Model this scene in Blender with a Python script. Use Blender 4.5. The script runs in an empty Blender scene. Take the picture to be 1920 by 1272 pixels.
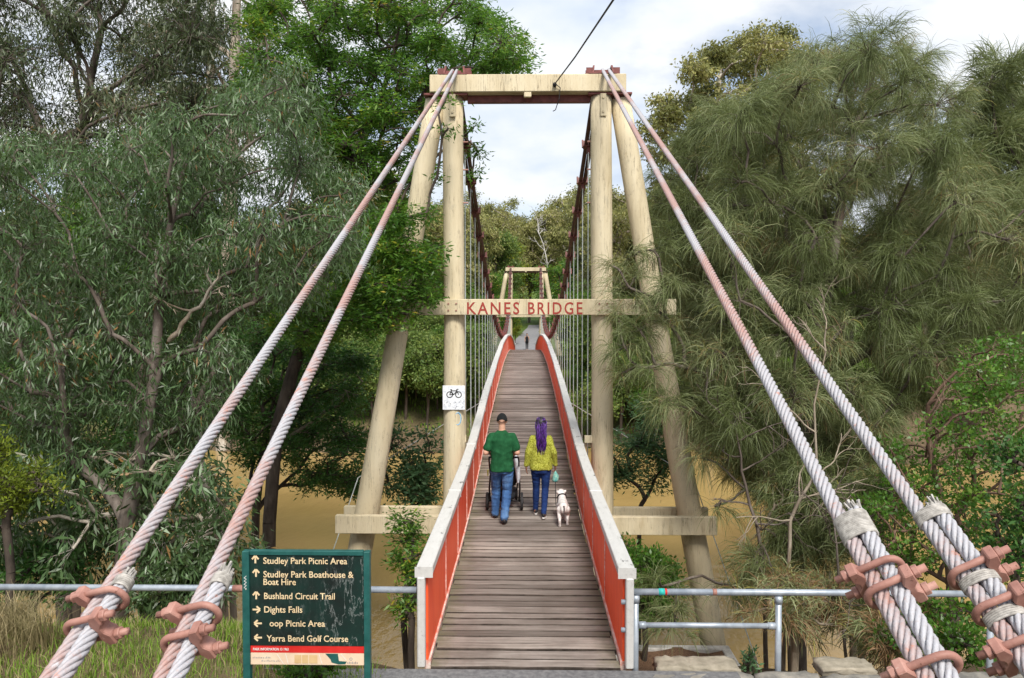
import bpy, bmesh, math, random
import numpy as np
from mathutils import Matrix, Vector

# ------------------------------------------------------------------ camera, world, sun, exposure
SC = bpy.context.scene
COL = SC.collection
F, CX, CY = 1400.0, 960.0, 636.0            # focal length and centre of the 1920 px photograph
CAM_Z = 3.41
YAW, PITCH = math.atan(25 / F), math.atan(40 / F)
cam_d = bpy.data.cameras.new('camera')
cam_d.sensor_width = 36.0
cam_d.lens = F / 1920 * 36
cam_d.clip_start, cam_d.clip_end = 0.05, 3000
cam = bpy.data.objects.new('camera', cam_d)
COL.objects.link(cam)
cam.location = (0, 0, CAM_Z)
cam.rotation_euler = (math.radians(90) - PITCH, 0, YAW)
SC.camera = cam
CAM_R = cam.rotation_euler.to_matrix()

SUN_EL, SUN_AZ = math.radians(50), math.radians(167)   # azimuth clockwise from +Y: sun behind the camera
world = bpy.data.worlds.new('World')
SC.world = world
world.use_nodes = True
nt = world.node_tree
nt.nodes.clear()
N = nt.nodes.new
out = N('ShaderNodeOutputWorld')
sky = N('ShaderNodeTexSky')
sky.sky_type = 'NISHITA'
sky.sun_disc = False
sky.sun_elevation, sky.sun_rotation = SUN_EL, SUN_AZ
sky.air_density, sky.dust_density, sky.ozone_density = 1.0, 1.2, 1.0
bg1 = N('ShaderNodeBackground'); bg1.inputs['Strength'].default_value = 0.10
nt.links.new(sky.outputs[0], bg1.inputs['Color'])
tc = N('ShaderNodeTexCoord')
sep = N('ShaderNodeSeparateXYZ'); nt.links.new(tc.outputs['Generated'], sep.inputs[0])
zz = N('ShaderNodeMath'); zz.operation = 'MAXIMUM'; zz.inputs[1].default_value = 0.0
nt.links.new(sep.outputs['Z'], zz.inputs[0])
za = N('ShaderNodeMath'); za.operation = 'ADD'; za.inputs[1].default_value = 0.28
nt.links.new(zz.outputs[0], za.inputs[0])
dx = N('ShaderNodeMath'); dx.operation = 'DIVIDE'
dy = N('ShaderNodeMath'); dy.operation = 'DIVIDE'
nt.links.new(sep.outputs['X'], dx.inputs[0]); nt.links.new(za.outputs[0], dx.inputs[1])
nt.links.new(sep.outputs['Y'], dy.inputs[0]); nt.links.new(za.outputs[0], dy.inputs[1])
cmb = N('ShaderNodeCombineXYZ')
nt.links.new(dx.outputs[0], cmb.inputs[0]); nt.links.new(dy.outputs[0], cmb.inputs[1])
def wnoise(scale, detail, off, rough=0.55):
    mp = N('ShaderNodeMapping'); mp.inputs['Location'].default_value = off
    nt.links.new(cmb.outputs[0], mp.inputs['Vector'])
    n = N('ShaderNodeTexNoise'); n.inputs['Scale'].default_value = scale
    n.inputs['Detail'].default_value = detail; n.inputs['Roughness'].default_value = rough
    nt.links.new(mp.outputs[0], n.inputs['Vector'])
    return n
def wramp(src, stops):
    r = N('ShaderNodeValToRGB')
    e = r.color_ramp.elements
    while len(e) < len(stops): e.new(0.5)
    for k, (p, c) in enumerate(stops):
        e[k].position = p; e[k].color = (c[0], c[1], c[2], 1)
    nt.links.new(src, r.inputs[0])
    return r
cover = wramp(wnoise(1.5, 7, (3.1, 0.7, 0.0)).outputs['Fac'], [(0.30, (0.15, 0.15, 0.15)), (0.47, (1, 1, 1))])
shade = wramp(wnoise(1.9, 8, (7.3, 2.2, 1.0), 0.5).outputs['Fac'],
              [(0.33, (0.37, 0.44, 0.55)), (0.44, (0.50, 0.555, 0.64)), (0.52, (0.60, 0.625, 0.66)), (0.66, (0.70, 0.70, 0.705))])
bg2 = N('ShaderNodeBackground'); bg2.inputs['Strength'].default_value = 1.0
nt.links.new(shade.outputs[0], bg2.inputs['Color'])
mixw = N('ShaderNodeMixShader')
nt.links.new(cover.outputs[0], mixw.inputs[0])
nt.links.new(bg1.outputs[0], mixw.inputs[1]); nt.links.new(bg2.outputs[0], mixw.inputs[2])
nt.links.new(mixw.outputs[0], out.inputs['Surface'])

sun_d = bpy.data.lights.new('sun', 'SUN')
sun_d.energy = 3.0
sun_d.angle = math.radians(17)
sun_d.color = (1.0, 0.95, 0.87)
sun = bpy.data.objects.new('sun', sun_d)
COL.objects.link(sun)
sdir = Vector((math.sin(SUN_AZ) * math.cos(SUN_EL), math.cos(SUN_AZ) * math.cos(SUN_EL), math.sin(SUN_EL)))
sun.rotation_euler = sdir.to_track_quat('Z', 'Y').to_euler()

SC.view_settings.view_transform = 'Standard'
SC.view_settings.look = 'None'
SC.view_settings.exposure = 0.7
SC.view_settings.gamma = 1.0
SC.view_settings.use_curve_mapping = False
SC.cycles.max_bounces = 6
SC.cycles.diffuse_bounces = 3
SC.cycles.transmission_bounces = 6

# ------------------------------------------------------------------ helpers
R_ = random.Random(7)

def at(px, py, d):
    """world point on the sight line of photo pixel (px, py), at distance d along +Y"""
    v = CAM_R @ Vector(((px - CX) / F, -(py - CY) / F, -1.0))
    return np.array((v.x / v.y * d, d, CAM_Z + v.z / v.y * d))

def empty(name, loc=(0, 0, 0), parent=None):
    o = bpy.data.objects.new(name, None)
    o.empty_display_size = 0.2
    o.location = loc
    COL.objects.link(o)
    if parent: o.parent = parent
    return o

def tag(o, label=None, cat=None, group=None, kind=None):
    if label: o['label'] = label
    if cat: o['category'] = cat
    if group: o['group'] = group
    if kind: o['kind'] = kind
    return o

def link(name, me, mat=None, parent=None):
    if mat is not None and not me.materials: me.materials.append(mat)
    o = bpy.data.objects.new(name, me)
    COL.objects.link(o)
    if parent: o.parent = parent
    return o

def mk(V, quads=None, tris=None, tint=None, smooth=False):
    me = bpy.data.meshes.new('m')
    V = np.asarray(V, np.float32).reshape(-1, 3)
    q = np.zeros((0, 4), np.int32) if quads is None else np.asarray(quads, np.int32).reshape(-1, 4)
    t = np.zeros((0, 3), np.int32) if tris is None else np.asarray(tris, np.int32).reshape(-1, 3)
    me.vertices.add(len(V)); me.vertices.foreach_set('co', V.ravel())
    nl = q.size + t.size
    me.loops.add(nl)
    me.loops.foreach_set('vertex_index', np.concatenate([q.ravel(), t.ravel()]).astype(np.int32))
    np_ = len(q) + len(t)
    me.polygons.add(np_)
    ls = np.concatenate([np.arange(len(q)) * 4, q.size + np.arange(len(t)) * 3]).astype(np.int32)
    me.polygons.foreach_set('loop_start', ls)
    if smooth: me.polygons.foreach_set('use_smooth', np.ones(np_, bool))
    if tint is not None:
        a = me.attributes.new('tint', 'FLOAT', 'FACE')
        a.data.foreach_set('value', np.asarray(tint, np.float32))
    me.update(calc_edges=True)
    return me

class MB:
    """collects boxes, tubes and lofts; build() links them as one mesh object"""
    def __init__(s): s.v, s.f = [], []
    def add(s, verts, faces):
        b = len(s.v)
        s.v += [tuple(map(float, p)) for p in verts]
        s.f += [tuple(int(i) + b for i in f) for f in faces]
        return s
    def box(s, c, size, rot=None):
        h = [k / 2 for k in size]
        P = [Vector((x * h[0], y * h[1], z * h[2])) for x in (-1, 1) for y in (-1, 1) for z in (-1, 1)]
        if rot is not None: P = [rot @ p for p in P]
        P = [p + Vector(c) for p in P]
        return s.add(P, [(0, 1, 3, 2), (4, 6, 7, 5), (0, 4, 5, 1), (2, 3, 7, 6), (0, 2, 6, 4), (1, 5, 7, 3)])
    def tube(s, pts, rad, sides=10, cap=True, closed=False):
        P = [Vector(p) for p in pts]
        n = len(P)
        if not hasattr(rad, '__len__'): rad = [rad] * n
        T = []
        for i in range(n):
            if closed: t = P[(i + 1) % n] - P[i - 1]
            else: t = P[min(i + 1, n - 1)] - P[max(i - 1, 0)]
            T.append(t.normalized())
        ref = Vector((0, 0, 1)) if abs(T[0].z) < 0.9 else Vector((1, 0, 0))
        u = T[0].cross(ref).normalized()
        V = []
        for i in range(n):
            u = (u - T[i] * u.dot(T[i])).normalized()
            w = T[i].cross(u)
            for k in range(sides):
                a = 2 * math.pi * k / sides
                V.append(P[i] + (u * math.cos(a) + w * math.sin(a)) * rad[i])
        Fc = []
        m = n if closed else n - 1
        for i in range(m):
            j = (i + 1) % n
            for k in range(sides):
                l = (k + 1) % sides
                Fc.append((i * sides + k, i * sides + l, j * sides + l, j * sides + k))
        if cap and not closed:
            Fc.append(tuple(range(sides))[::-1]); Fc.append(tuple((n - 1) * sides + k for k in range(sides)))
        return s.add(V, Fc)
    def loft(s, rings, sides=20, power=2.0):
        """rings: (x, y, z, rx, ry) horizontal super-ellipses"""
        V = []
        for (x, y, z, rx, ry) in rings:
            for k in range(sides):
                a = 2 * math.pi * k / sides
                c, q = math.cos(a), math.sin(a)
                V.append((x + rx * math.copysign(abs(c) ** (2 / power), c), y + ry * math.copysign(abs(q) ** (2 / power), q), z))
        Fc = []
        n = len(rings)
        for i in range(n - 1):
            for k in range(sides):
                l = (k + 1) % sides
                Fc.append((i * sides + k, i * sides + l, (i + 1) * sides + l, (i + 1) * sides + k))
        Fc.append(tuple(range(sides))[::-1]); Fc.append(tuple((n - 1) * sides + k for k in range(sides)))
        return s.add(V, Fc)
    def ball(s, c, r, rot=None, seg=16, rings=10):
        if not hasattr(r, '__len__'): r = (r, r, r)
        V, Fc = [], []
        for i in range(1, rings):
            th = math.pi * i / rings
            for k in range(seg):
                ph = 2 * math.pi * k / seg
                p = Vector((r[0] * math.sin(th) * math.cos(ph), r[1] * math.sin(th) * math.sin(ph), r[2] * math.cos(th)))
                if rot is not None: p = rot @ p
                V.append(p + Vector(c))
        top, bot = Vector((0, 0, r[2])), Vector((0, 0, -r[2]))
        if rot is not None: top, bot = rot @ top, rot @ bot
        V += [top + Vector(c), bot + Vector(c)]
        a, b = len(V) - 2, len(V) - 1
        for i in range(rings - 2):
            for k in range(seg):
                l = (k + 1) % seg
                Fc.append((i * seg + k, (i + 1) * seg + k, (i + 1) * seg + l, i * seg + l))
        for k in range(seg):
            l = (k + 1) % seg
            Fc.append((a, k, l)); Fc.append((b, (rings - 2) * seg + l, (rings - 2) * seg + k))
        return s.add(V, Fc)
    def mesh(s, smooth=False, bevel=0.0, segs=1):
        me = bpy.data.meshes.new('m')
        me.from_pydata(s.v, [], s.f)
        if bevel > 0:
            bm = bmesh.new(); bm.from_mesh(me)
            bmesh.ops.bevel(bm, geom=bm.edges[:], offset=bevel, segments=segs, affect='EDGES', profile=0.6)
            bm.to_mesh(me); bm.free()
        bm = bmesh.new(); bm.from_mesh(me)
        bmesh.ops.recalc_face_normals(bm, faces=bm.faces[:])
        bm.to_mesh(me); bm.free()
        if smooth: me.polygons.foreach_set('use_smooth', np.ones(len(me.polygons), bool))
        me.update()
        return me
    def build(s, name, mat, parent=None, smooth=False, bevel=0.0, segs=1):
        return link(name, s.mesh(smooth, bevel, segs), mat, parent)

def remesh(mb, voxel, smooth_it=4):
    """fuse overlapping closed shapes into one continuous smooth skin"""
    me = mb.mesh()
    o = bpy.data.objects.new('tmp', me); COL.objects.link(o)
    m = o.modifiers.new('r', 'REMESH'); m.mode = 'VOXEL'; m.voxel_size = voxel; m.use_smooth_shade = True
    q = o.modifiers.new('s', 'SMOOTH'); q.factor = 0.5; q.iterations = smooth_it
    dg = bpy.context.evaluated_depsgraph_get()
    res = bpy.data.meshes.new_from_object(o.evaluated_get(dg))
    res.materials.clear()
    bpy.data.objects.remove(o); bpy.data.meshes.remove(me)
    res.polygons.foreach_set('use_smooth', np.ones(len(res.polygons), bool))
    return res

_CAPH = {}
def text_mesh(body, cap_h, width=None, bold=0.0, spacing=1.0):
    """flat lettering in the XZ plane; origin at the baseline's left end"""
    def raw(b):
        cu = bpy.data.curves.new('t', 'FONT'); cu.body = b; cu.size = 1.0; cu.offset = bold; cu.space_character = spacing
        cu.resolution_u = 3
        o = bpy.data.objects.new('t', cu); COL.objects.link(o)
        me = bpy.data.meshes.new_from_object(o.evaluated_get(bpy.context.evaluated_depsgraph_get()))
        bpy.data.objects.remove(o)
        return me
    if bold not in _CAPH:
        h = raw('H'); _CAPH[bold] = max(v.co.y for v in h.vertices) - min(v.co.y for v in h.vertices)
    me = raw(body)
    k = cap_h / _CAPH[bold]
    xs = [v.co.x for v in me.vertices]
    x0, w = min(xs), max(xs) - min(xs)
    kx = width / w if width else k
    for v in me.vertices:
        v.co = Vector(((v.co.x - x0) * kx, 0, v.co.y * k))
    me.materials.clear()
    return me

# ------------------------------------------------------------------ materials
def newmat(name):
    m = bpy.data.materials.new(name); m.use_nodes = True
    t = m.node_tree; t.nodes.clear()
    o = t.nodes.new('ShaderNodeOutputMaterial')
    p = t.nodes.new('ShaderNodeBsdfPrincipled')
    t.links.new(p.outputs[0], o.inputs['Surface'])
    return m, t, p

def nd(t, kind, **kw):
    n = t.nodes.new(kind)
    for k, v in kw.items(): setattr(n, k, v)
    return n

def noise(t, scale, detail=4, rough=0.55, coord='Object', stretch=(1, 1, 1)):
    c = nd(t, 'ShaderNodeTexCoord'); mp = nd(t, 'ShaderNodeMapping')
    mp.inputs['Scale'].default_value = stretch
    if coord == 'World':
        g = nd(t, 'ShaderNodeNewGeometry'); t.links.new(g.outputs['Position'], mp.inputs['Vector'])
    else:
        t.links.new(c.outputs[coord], mp.inputs['Vector'])
    n = nd(t, 'ShaderNodeTexNoise')
    n.inputs['Scale'].default_value = scale; n.inputs['Detail'].default_value = detail; n.inputs['Roughness'].default_value = rough
    t.links.new(mp.outputs[0], n.inputs['Vector'])
    return n.outputs['Fac']

def ramp(t, src, stops, interp='LINEAR'):
    r = nd(t, 'ShaderNodeValToRGB'); r.color_ramp.interpolation = interp
    e = r.color_ramp.elements
    while len(e) < len(stops): e.new(0.5)
    for k, (p, c) in enumerate(stops):
        e[k].position = p
        e[k].color = (c[0], c[1], c[2], 1) if hasattr(c, '__len__') else (c, c, c, 1)
    t.links.new(src, r.inputs[0])
    return r.outputs[0]

def mix(t, fac, a, b, mode='MIX'):
    m = nd(t, 'ShaderNodeMix', data_type='RGBA', blend_type=mode)
    for sock, val in ((m.inputs[0], fac), (m.inputs[6], a), (m.inputs[7], b)):
        if isinstance(val, (int, float)): sock.default_value = val
        elif hasattr(val, '__len__'): sock.default_value = (val[0], val[1], val[2], 1)
        else: t.links.new(val, sock)
    return m.outputs[2]

def bump(t, p, h, strength=0.3, dist=0.01):
    b = nd(t, 'ShaderNodeBump'); b.inputs['Strength'].default_value = strength; b.inputs['Distance'].default_value = dist
    t.links.new(h, b.inputs['Height']); t.links.new(b.outputs[0], p.inputs['Normal'])

def setc(t, p, c):
    if hasattr(c, '__len__'): p.inputs['Base Color'].default_value = (c[0], c[1], c[2], 1)
    else: t.links.new(c, p.inputs['Base Color'])

def mat_noisy(name, c1, c2, scale=8, rough=0.6, bmp=0.2, bdist=0.005, stretch=(1, 1, 1), spec=0.4, lo=0.35, hi=0.65, coord='Object', metal=0.0, detail=5):
    m, t, p = newmat(name)
    n = noise(t, scale, detail, 0.6, coord, stretch)
    setc(t, p, ramp(t, n, [(lo, c1), (hi, c2)]))
    p.inputs['Roughness'].default_value = rough
    p.inputs['Specular IOR Level'].default_value = spec
    p.inputs['Metallic'].default_value = metal
    if bmp: bump(t, p, n, bmp, bdist)
    return m

def leaf_mat(name, stops, trans=0.3, rough=0.5, spec=0.35, tcol=None, backs=None):
    m, t, p = newmat(name)
    a = nd(t, 'ShaderNodeAttribute', attribute_name='tint')
    c = ramp(t, a.outputs['Fac'], stops)
    t.links.new(c, p.inputs['Base Color'])
    p.inputs['Roughness'].default_value = rough
    p.inputs['Specular IOR Level'].default_value = spec
    tr = nd(t, 'ShaderNodeBsdfTranslucent')
    tc_ = mix(t, 0.5, c, tcol or (0.2, 0.3, 0.04))
    t.links.new(tc_, tr.inputs['Color'])
    mx = nd(t, 'ShaderNodeMixShader'); mx.inputs[0].default_value = trans
    t.links.new(p.outputs[0], mx.inputs[1]); t.links.new(tr.outputs[0], mx.inputs[2])
    o = [n for n in t.nodes if n.type == 'OUTPUT_MATERIAL'][0]
    t.links.new(mx.outputs[0], o.inputs['Surface'])
    return m

def bark_mat(name, c1, c2, c3, scale=3.0):
    m, t, p = newmat(name)
    n1 = noise(t, scale, 6, 0.65, 'World', (1, 1, 0.35))
    n2 = noise(t, scale * 5, 4, 0.6, 'World', (1, 1, 0.2))
    c = ramp(t, n1, [(0.32, c1), (0.5, c2), (0.68, c3)])
    c = mix(t, ramp(t, n2, [(0.4, 0.0), (0.7, 0.45)]), c, tuple(k * 0.45 for k in c1))
    setc(t, p, c)
    p.inputs['Roughness'].default_value = 0.85; p.inputs['Specular IOR Level'].default_value = 0.2
    bump(t, p, n2, 0.5, 0.02)
    return m

M = {}
# painted cream timber of the towers
def mat_cream():
    m, t, p = newmat('cream painted timber')
    n1 = noise(t, 1.3, 6, 0.6, 'World', (2.2, 2.2, 0.35))
    n2 = noise(t, 9, 6, 0.7, 'World', (1, 1, 0.22))
    n3 = noise(t, 26, 4, 0.65, 'World', (1.4, 1.4, 0.6))
    n4 = noise(t, 7, 5, 0.6, 'World', (2.6, 2.6, 0.10))
    n5 = noise(t, 3.2, 5, 0.7, 'World', (1, 1, 0.6))
    c = ramp(t, n1, [(0.3, (0.52, 0.435, 0.285)), (0.5, (0.635, 0.545, 0.375)), (0.7, (0.68, 0.60, 0.435))])
    c = mix(t, ramp(t, n2, [(0.56, 0.0), (0.76, 0.6)]), c, (0.43, 0.33, 0.19))
    c = mix(t, ramp(t, n5, [(0.60, 0.0), (0.72, 0.5)]), c, (0.40, 0.36, 0.27))
    crack = ramp(t, n4, [(0.485, 0.0), (0.497, 0.75), (0.509, 0.0)])
    crack = mix(t, 1.0, crack, ramp(t, n5, [(0.42, 0.0), (0.55, 1.0)]), 'MULTIPLY')
    c = mix(t, crack, c, (0.16, 0.11, 0.07))
    c = mix(t, ramp(t, n3, [(0.68, 0.0), (0.73, 0.8)]), c, (0.20, 0.15, 0.10))
    setc(t, p, c)
    p.inputs['Roughness'].default_value = 0.65; p.inputs['Specular IOR Level'].default_value = 0.25
    a = nd(t, 'ShaderNodeMath', operation='MULTIPLY_ADD'); t.links.new(crack, a.inputs[0]); a.inputs[1].default_value = -0.5; t.links.new(n2, a.inputs[2])
    bump(t, p, a.outputs[0], 0.6, 0.02)
    return m
M['cream'] = mat_cream()
def mat_capwhite():
    m, t, p = newmat('weathered white rail paint')
    n1 = noise(t, 6, 6, 0.65, 'World', (3, 0.7, 3))
    n2 = noise(t, 26, 5, 0.7, 'World', (2.2, 0.8, 2))
    c = ramp(t, n1, [(0.25, (0.36, 0.35, 0.325)), (0.42, (0.52, 0.51, 0.49)), (0.75, (0.585, 0.575, 0.555))])
    c = mix(t, ramp(t, n2, [(0.62, 0.0), (0.68, 0.7)]), c, (0.34, 0.31, 0.27))
    n4 = noise(t, 4.0, 3, 0.5, 'World', (2, 1, 2))
    g = mix(t, ramp(t, n4, [(0.66, 0.0), (0.70, 1.0)]), (0, 0, 0), ramp(t, n2, [(0.47, 0.0), (0.5, 1.0)]), 'MIX')
    c = mix(t, g, c, (0.07, 0.065, 0.06))
    setc(t, p, c); p.inputs['Roughness'].default_value = 0.6
    bump(t, p, n2, 0.35, 0.006)
    return m
M['capwhite'] = mat_capwhite()
def mat_red():
    m, t, p = newmat('red painted panel')
    n1 = noise(t, 2.0, 5, 0.6, 'World', (1, 2.5, 0.5))
    n2 = noise(t, 16, 5, 0.7, 'World', (1, 2.0, 0.25))
    c = ramp(t, n1, [(0.3, (0.84, 0.070, 0.016)), (0.55, (0.94, 0.105, 0.024)), (0.75, (0.95, 0.15, 0.045))])
    c = mix(t, ramp(t, n2, [(0.62, 0.0), (0.72, 0.55)]), c, (0.80, 0.30, 0.24))
    c = mix(t, ramp(t, n2, [(0.30, 0.6), (0.36, 0.0)]), c, (0.42, 0.02, 0.012))
    setc(t, p, c); p.inputs['Roughness'].default_value = 0.5
    bump(t, p, n2, 0.3, 0.004)
    return m
M['red'] = mat_red()
M['pinkboard'] = mat_noisy('faded pink kerb paint', (0.62, 0.24, 0.18), (0.74, 0.64, 0.58), 9, 0.7, 0.3, 0.004, (2, 0.7, 2), coord='World')
def mat_plank():
    m, t, p = newmat('weathered grey deck timber')
    oi = nd(t, 'ShaderNodeObjectInfo')
    n1 = noise(t, 3.0, 6, 0.65, 'World', (0.5, 9, 1))
    n2 = noise(t, 12, 6, 0.7, 'World', (0.5, 12, 1))
    c = ramp(t, n1, [(0.28, (0.145, 0.124, 0.110)), (0.5, (0.255, 0.228, 0.206)), (0.72, (0.37, 0.338, 0.312))])
    tone = ramp(t, oi.outputs['Random'], [(0.0, (0.55, 0.52, 0.50)), (0.3, (0.85, 0.82, 0.80)), (0.7, (1.08, 1.05, 1.03)), (1.0, (1.4, 1.36, 1.32))])
    c = mix(t, 1.0, c, tone, 'MULTIPLY')
    c = mix(t, ramp(t, n2, [(0.58, 0.0), (0.7, 0.7)]), c, (0.085, 0.068, 0.058))
    nb_ = noise(t, 0.9, 5, 0.65, 'World')
    c = mix(t, ramp(t, nb_, [(0.45, 0.0), (0.68, 0.6)]), c, (0.10, 0.078, 0.064))
    g = nd(t, 'ShaderNodeNewGeometry'); s = nd(t, 'ShaderNodeSeparateXYZ'); t.links.new(g.outputs['Position'], s.inputs[0])
    ab = nd(t, 'ShaderNodeMath', operation='ABSOLUTE'); t.links.new(s.outputs['X'], ab.inputs[0])
    n3 = noise(t, 5, 5, 0.7, 'World')
    sm = nd(t, 'ShaderNodeMath', operation='MULTIPLY_ADD'); t.links.new(n3, sm.inputs[0]); sm.inputs[1].default_value = 0.55; t.links.new(ab.outputs[0], sm.inputs[2])
    c = mix(t, ramp(t, sm.outputs[0], [(0.98, 0.0), (1.0, 0.0)]), c, (0.1, 0.11, 0.05))
    mr = nd(t, 'ShaderNodeMapRange'); mr.inputs[1].default_value = 0.98; mr.inputs[2].default_value = 1.25; mr.inputs[4].default_value = 0.6
    t.links.new(sm.outputs[0], mr.inputs[0])
    c = mix(t, mr.outputs[0], c, (0.105, 0.11, 0.045))
    setc(t, p, c); p.inputs['Roughness'].default_value = 0.8; p.inputs['Specular IOR Level'].default_value = 0.25
    bump(t, p, n2, 0.6, 0.008)
    return m
M['plank'] = mat_plank()
M['plank_edge'] = mat_noisy('grimy plank edge with painted gap shade', (0.030, 0.024, 0.020), (0.075, 0.060, 0.05), 8, 0.9, 0.3, 0.006, (1, 4, 1), 0.1, coord='World')  # edge grime plus the shade of the plank gaps, painted into the colour
def mat_rope(base=(0.385, 0.38, 0.405), shift=0.0):
    m, t, p = newmat('flaking painted wire rope')
    n1 = noise(t, 0.95, 3, 0.5, 'World', (1, 1, 1))
    n2 = noise(t, 22, 5, 0.7, 'World')
    n3 = noise(t, 90, 2, 0.5, 'World')
    f = nd(t, 'ShaderNodeMath', operation='MULTIPLY_ADD'); t.links.new(n2, f.inputs[0]); f.inputs[1].default_value = 0.32; t.links.new(n1, f.inputs[2])
    c = mix(t, ramp(t, f.outputs[0], [(0.605 + shift, 0.0), (0.75 + shift, 0.9)]), base, (0.36, 0.205, 0.175))
    c = mix(t, ramp(t, n2, [(0.60, 0.0), (0.68, 0.8)]), c, (0.45, 0.20, 0.14))
    c = mix(t, ramp(t, n3, [(0.35, 0.5), (0.5, 0.0)]), c, (0.34, 0.31, 0.31))
    c = mix(t, ramp(t, n2, [(0.30, 0.7), (0.37, 0.0)]), c, (0.52, 0.52, 0.54))
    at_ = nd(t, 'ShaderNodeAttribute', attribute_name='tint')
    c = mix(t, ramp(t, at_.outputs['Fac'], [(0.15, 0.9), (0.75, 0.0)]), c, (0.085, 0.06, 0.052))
    setc(t, p, c); p.inputs['Roughness'].default_value = 0.55
    bump(t, p, n3, 0.5, 0.005)
    return m
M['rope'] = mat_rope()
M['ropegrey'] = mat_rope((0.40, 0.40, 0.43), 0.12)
M['serving'] = mat_noisy('binding wire', (0.22, 0.205, 0.185), (0.46, 0.435, 0.40), 40, 0.6, 0.3, 0.003, (1, 1, 1), coord='World')
def mat_oxide():
    m, t, p = newmat('red oxide painted iron')
    n1 = noise(t, 9, 5, 0.65, 'World'); n2 = noise(t, 38, 5, 0.7, 'World')
    c = ramp(t, n1, [(0.32, (0.25, 0.115, 0.09)), (0.52, (0.34, 0.165, 0.13)), (0.7, (0.42, 0.235, 0.19))])
    c = mix(t, ramp(t, n2, [(0.62, 0.0), (0.67, 0.85)]), c, (0.13, 0.055, 0.036))
    c = mix(t, ramp(t, n2, [(0.30, 0.6), (0.37, 0.0)]), c, (0.47, 0.33, 0.28))
    setc(t, p, c); p.inputs['Roughness'].default_value = 0.6
    bump(t, p, n2, 0.4, 0.004)
    return m
M['oxide'] = mat_oxide()
M['darkred'] = mat_noisy('dark red painted steel', (0.11, 0.028, 0.024), (0.21, 0.062, 0.054), 8, 0.55, 0.2, 0.004, coord='World')
M['cablebrown'] = mat_noisy('dark red brown cable', (0.045, 0.022, 0.02), (0.12, 0.05, 0.045), 6, 0.6, 0.3, 0.004, coord='World')
M['galv'] = mat_noisy('galvanised steel pipe', (0.27, 0.31, 0.36), (0.42, 0.46, 0.51), 9, 0.42, 0.1, 0.002, metal=0.35, coord='World')
M['hanger'] = mat_noisy('galvanised hanger rod', (0.42, 0.46, 0.45), (0.58, 0.62, 0.61), 6, 0.5, 0.0, metal=0.2, coord='World')
M['blackwire'] = mat_noisy('black sheathed wire', (0.012, 0.012, 0.014), (0.03, 0.03, 0.032), 10, 0.6, 0.0)
M['letters'] = mat_noisy('dark red sign lettering', (0.27, 0.028, 0.02), (0.36, 0.05, 0.035), 30, 0.6, 0.0)
M['concrete'] = mat_noisy('pale concrete', (0.30, 0.28, 0.26), (0.55, 0.53, 0.50), 6, 0.85, 0.4, 0.01, coord='World')
M['asphalt'] = mat_noisy('grey asphalt path', (0.10, 0.10, 0.105), (0.18, 0.178, 0.18), 20, 0.9, 0.4, 0.006, coord='World')
M['farpath'] = mat_noisy('light grey asphalt', (0.20, 0.20, 0.215), (0.28, 0.28, 0.29), 3, 0.9, 0.2, 0.006, coord='World')
M['stone'] = mat_noisy('weathered bluestone', (0.13, 0.125, 0.115), (0.30, 0.275, 0.235), 5, 0.9, 0.6, 0.02, coord='World')
M['sandstone'] = mat_noisy('pale lichened stone', (0.20, 0.175, 0.13), (0.34, 0.30, 0.235), 7, 0.9, 0.6, 0.02, coord='World')
M['mulch'] = mat_noisy('red brown needle litter', (0.075, 0.038, 0.022), (0.20, 0.115, 0.065), 40, 0.95, 0.8, 0.02, (1, 1, 1), coord='World')

def mat_ground():
    m, t, p = newmat('bank soil and grass')
    n1 = noise(t, 0.35, 6, 0.6, 'World'); n2 = noise(t, 5, 6, 0.7, 'World'); n3 = noise(t, 40, 3, 0.6, 'World')
    soil = ramp(t, n2, [(0.3, (0.065, 0.045, 0.028)), (0.6, (0.16, 0.115, 0.07)), (0.8, (0.24, 0.18, 0.11))])
    gr = ramp(t, n3, [(0.3, (0.05, 0.10, 0.018)), (0.7, (0.12, 0.21, 0.03))])
    f = nd(t, 'ShaderNodeMath', operation='MULTIPLY_ADD'); t.links.new(n2, f.inputs[0]); f.inputs[1].default_value = 0.4; t.links.new(n1, f.inputs[2])
    c = mix(t, ramp(t, f.outputs[0], [(0.78, 0.0), (0.9, 0.7)]), soil, gr)
    g = nd(t, 'ShaderNodeNewGeometry'); s = nd(t, 'ShaderNodeSeparateXYZ'); t.links.new(g.outputs['Position'], s.inputs[0])
    mr = nd(t, 'ShaderNodeMapRange'); mr.inputs[1].default_value = 46; mr.inputs[2].default_value = 52; t.links.new(s.outputs['Y'], mr.inputs[0])
    c = mix(t, mr.outputs[0], c, mix(t, ramp(t, n2, [(0.35, 0.6), (0.55, 0.0)]), gr, soil))
    setc(t, p, c); p.inputs['Roughness'].default_value = 0.95; p.inputs['Specular IOR Level'].default_value = 0.15
    bump(t, p, n3, 0.6, 0.04)
    return m
M['ground'] = mat_ground()
def mat_water():
    m, t, p = newmat('muddy brown river water')
    n1 = noise(t, 0.25, 3, 0.5, 'World'); n2 = noise(t, 2.2, 4, 0.55, 'World', (1, 0.5, 1)); n3 = noise(t, 9, 2, 0.5, 'World', (1, 0.6, 1))
    setc(t, p, ramp(t, n1, [(0.3, (0.30, 0.20, 0.072)), (0.7, (0.37, 0.25, 0.098))]))
    p.inputs['Roughness'].default_value = 0.06; p.inputs['IOR'].default_value = 1.33; p.inputs['Specular IOR Level'].default_value = 0.5
    a = nd(t, 'ShaderNodeMath', operation='MULTIPLY_ADD'); t.links.new(n3, a.inputs[0]); a.inputs[1].default_value = 0.25; t.links.new(n2, a.inputs[2])
    bump(t, p, a.outputs[0], 0.32, 0.08)
    return m
M['water'] = mat_water()

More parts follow.
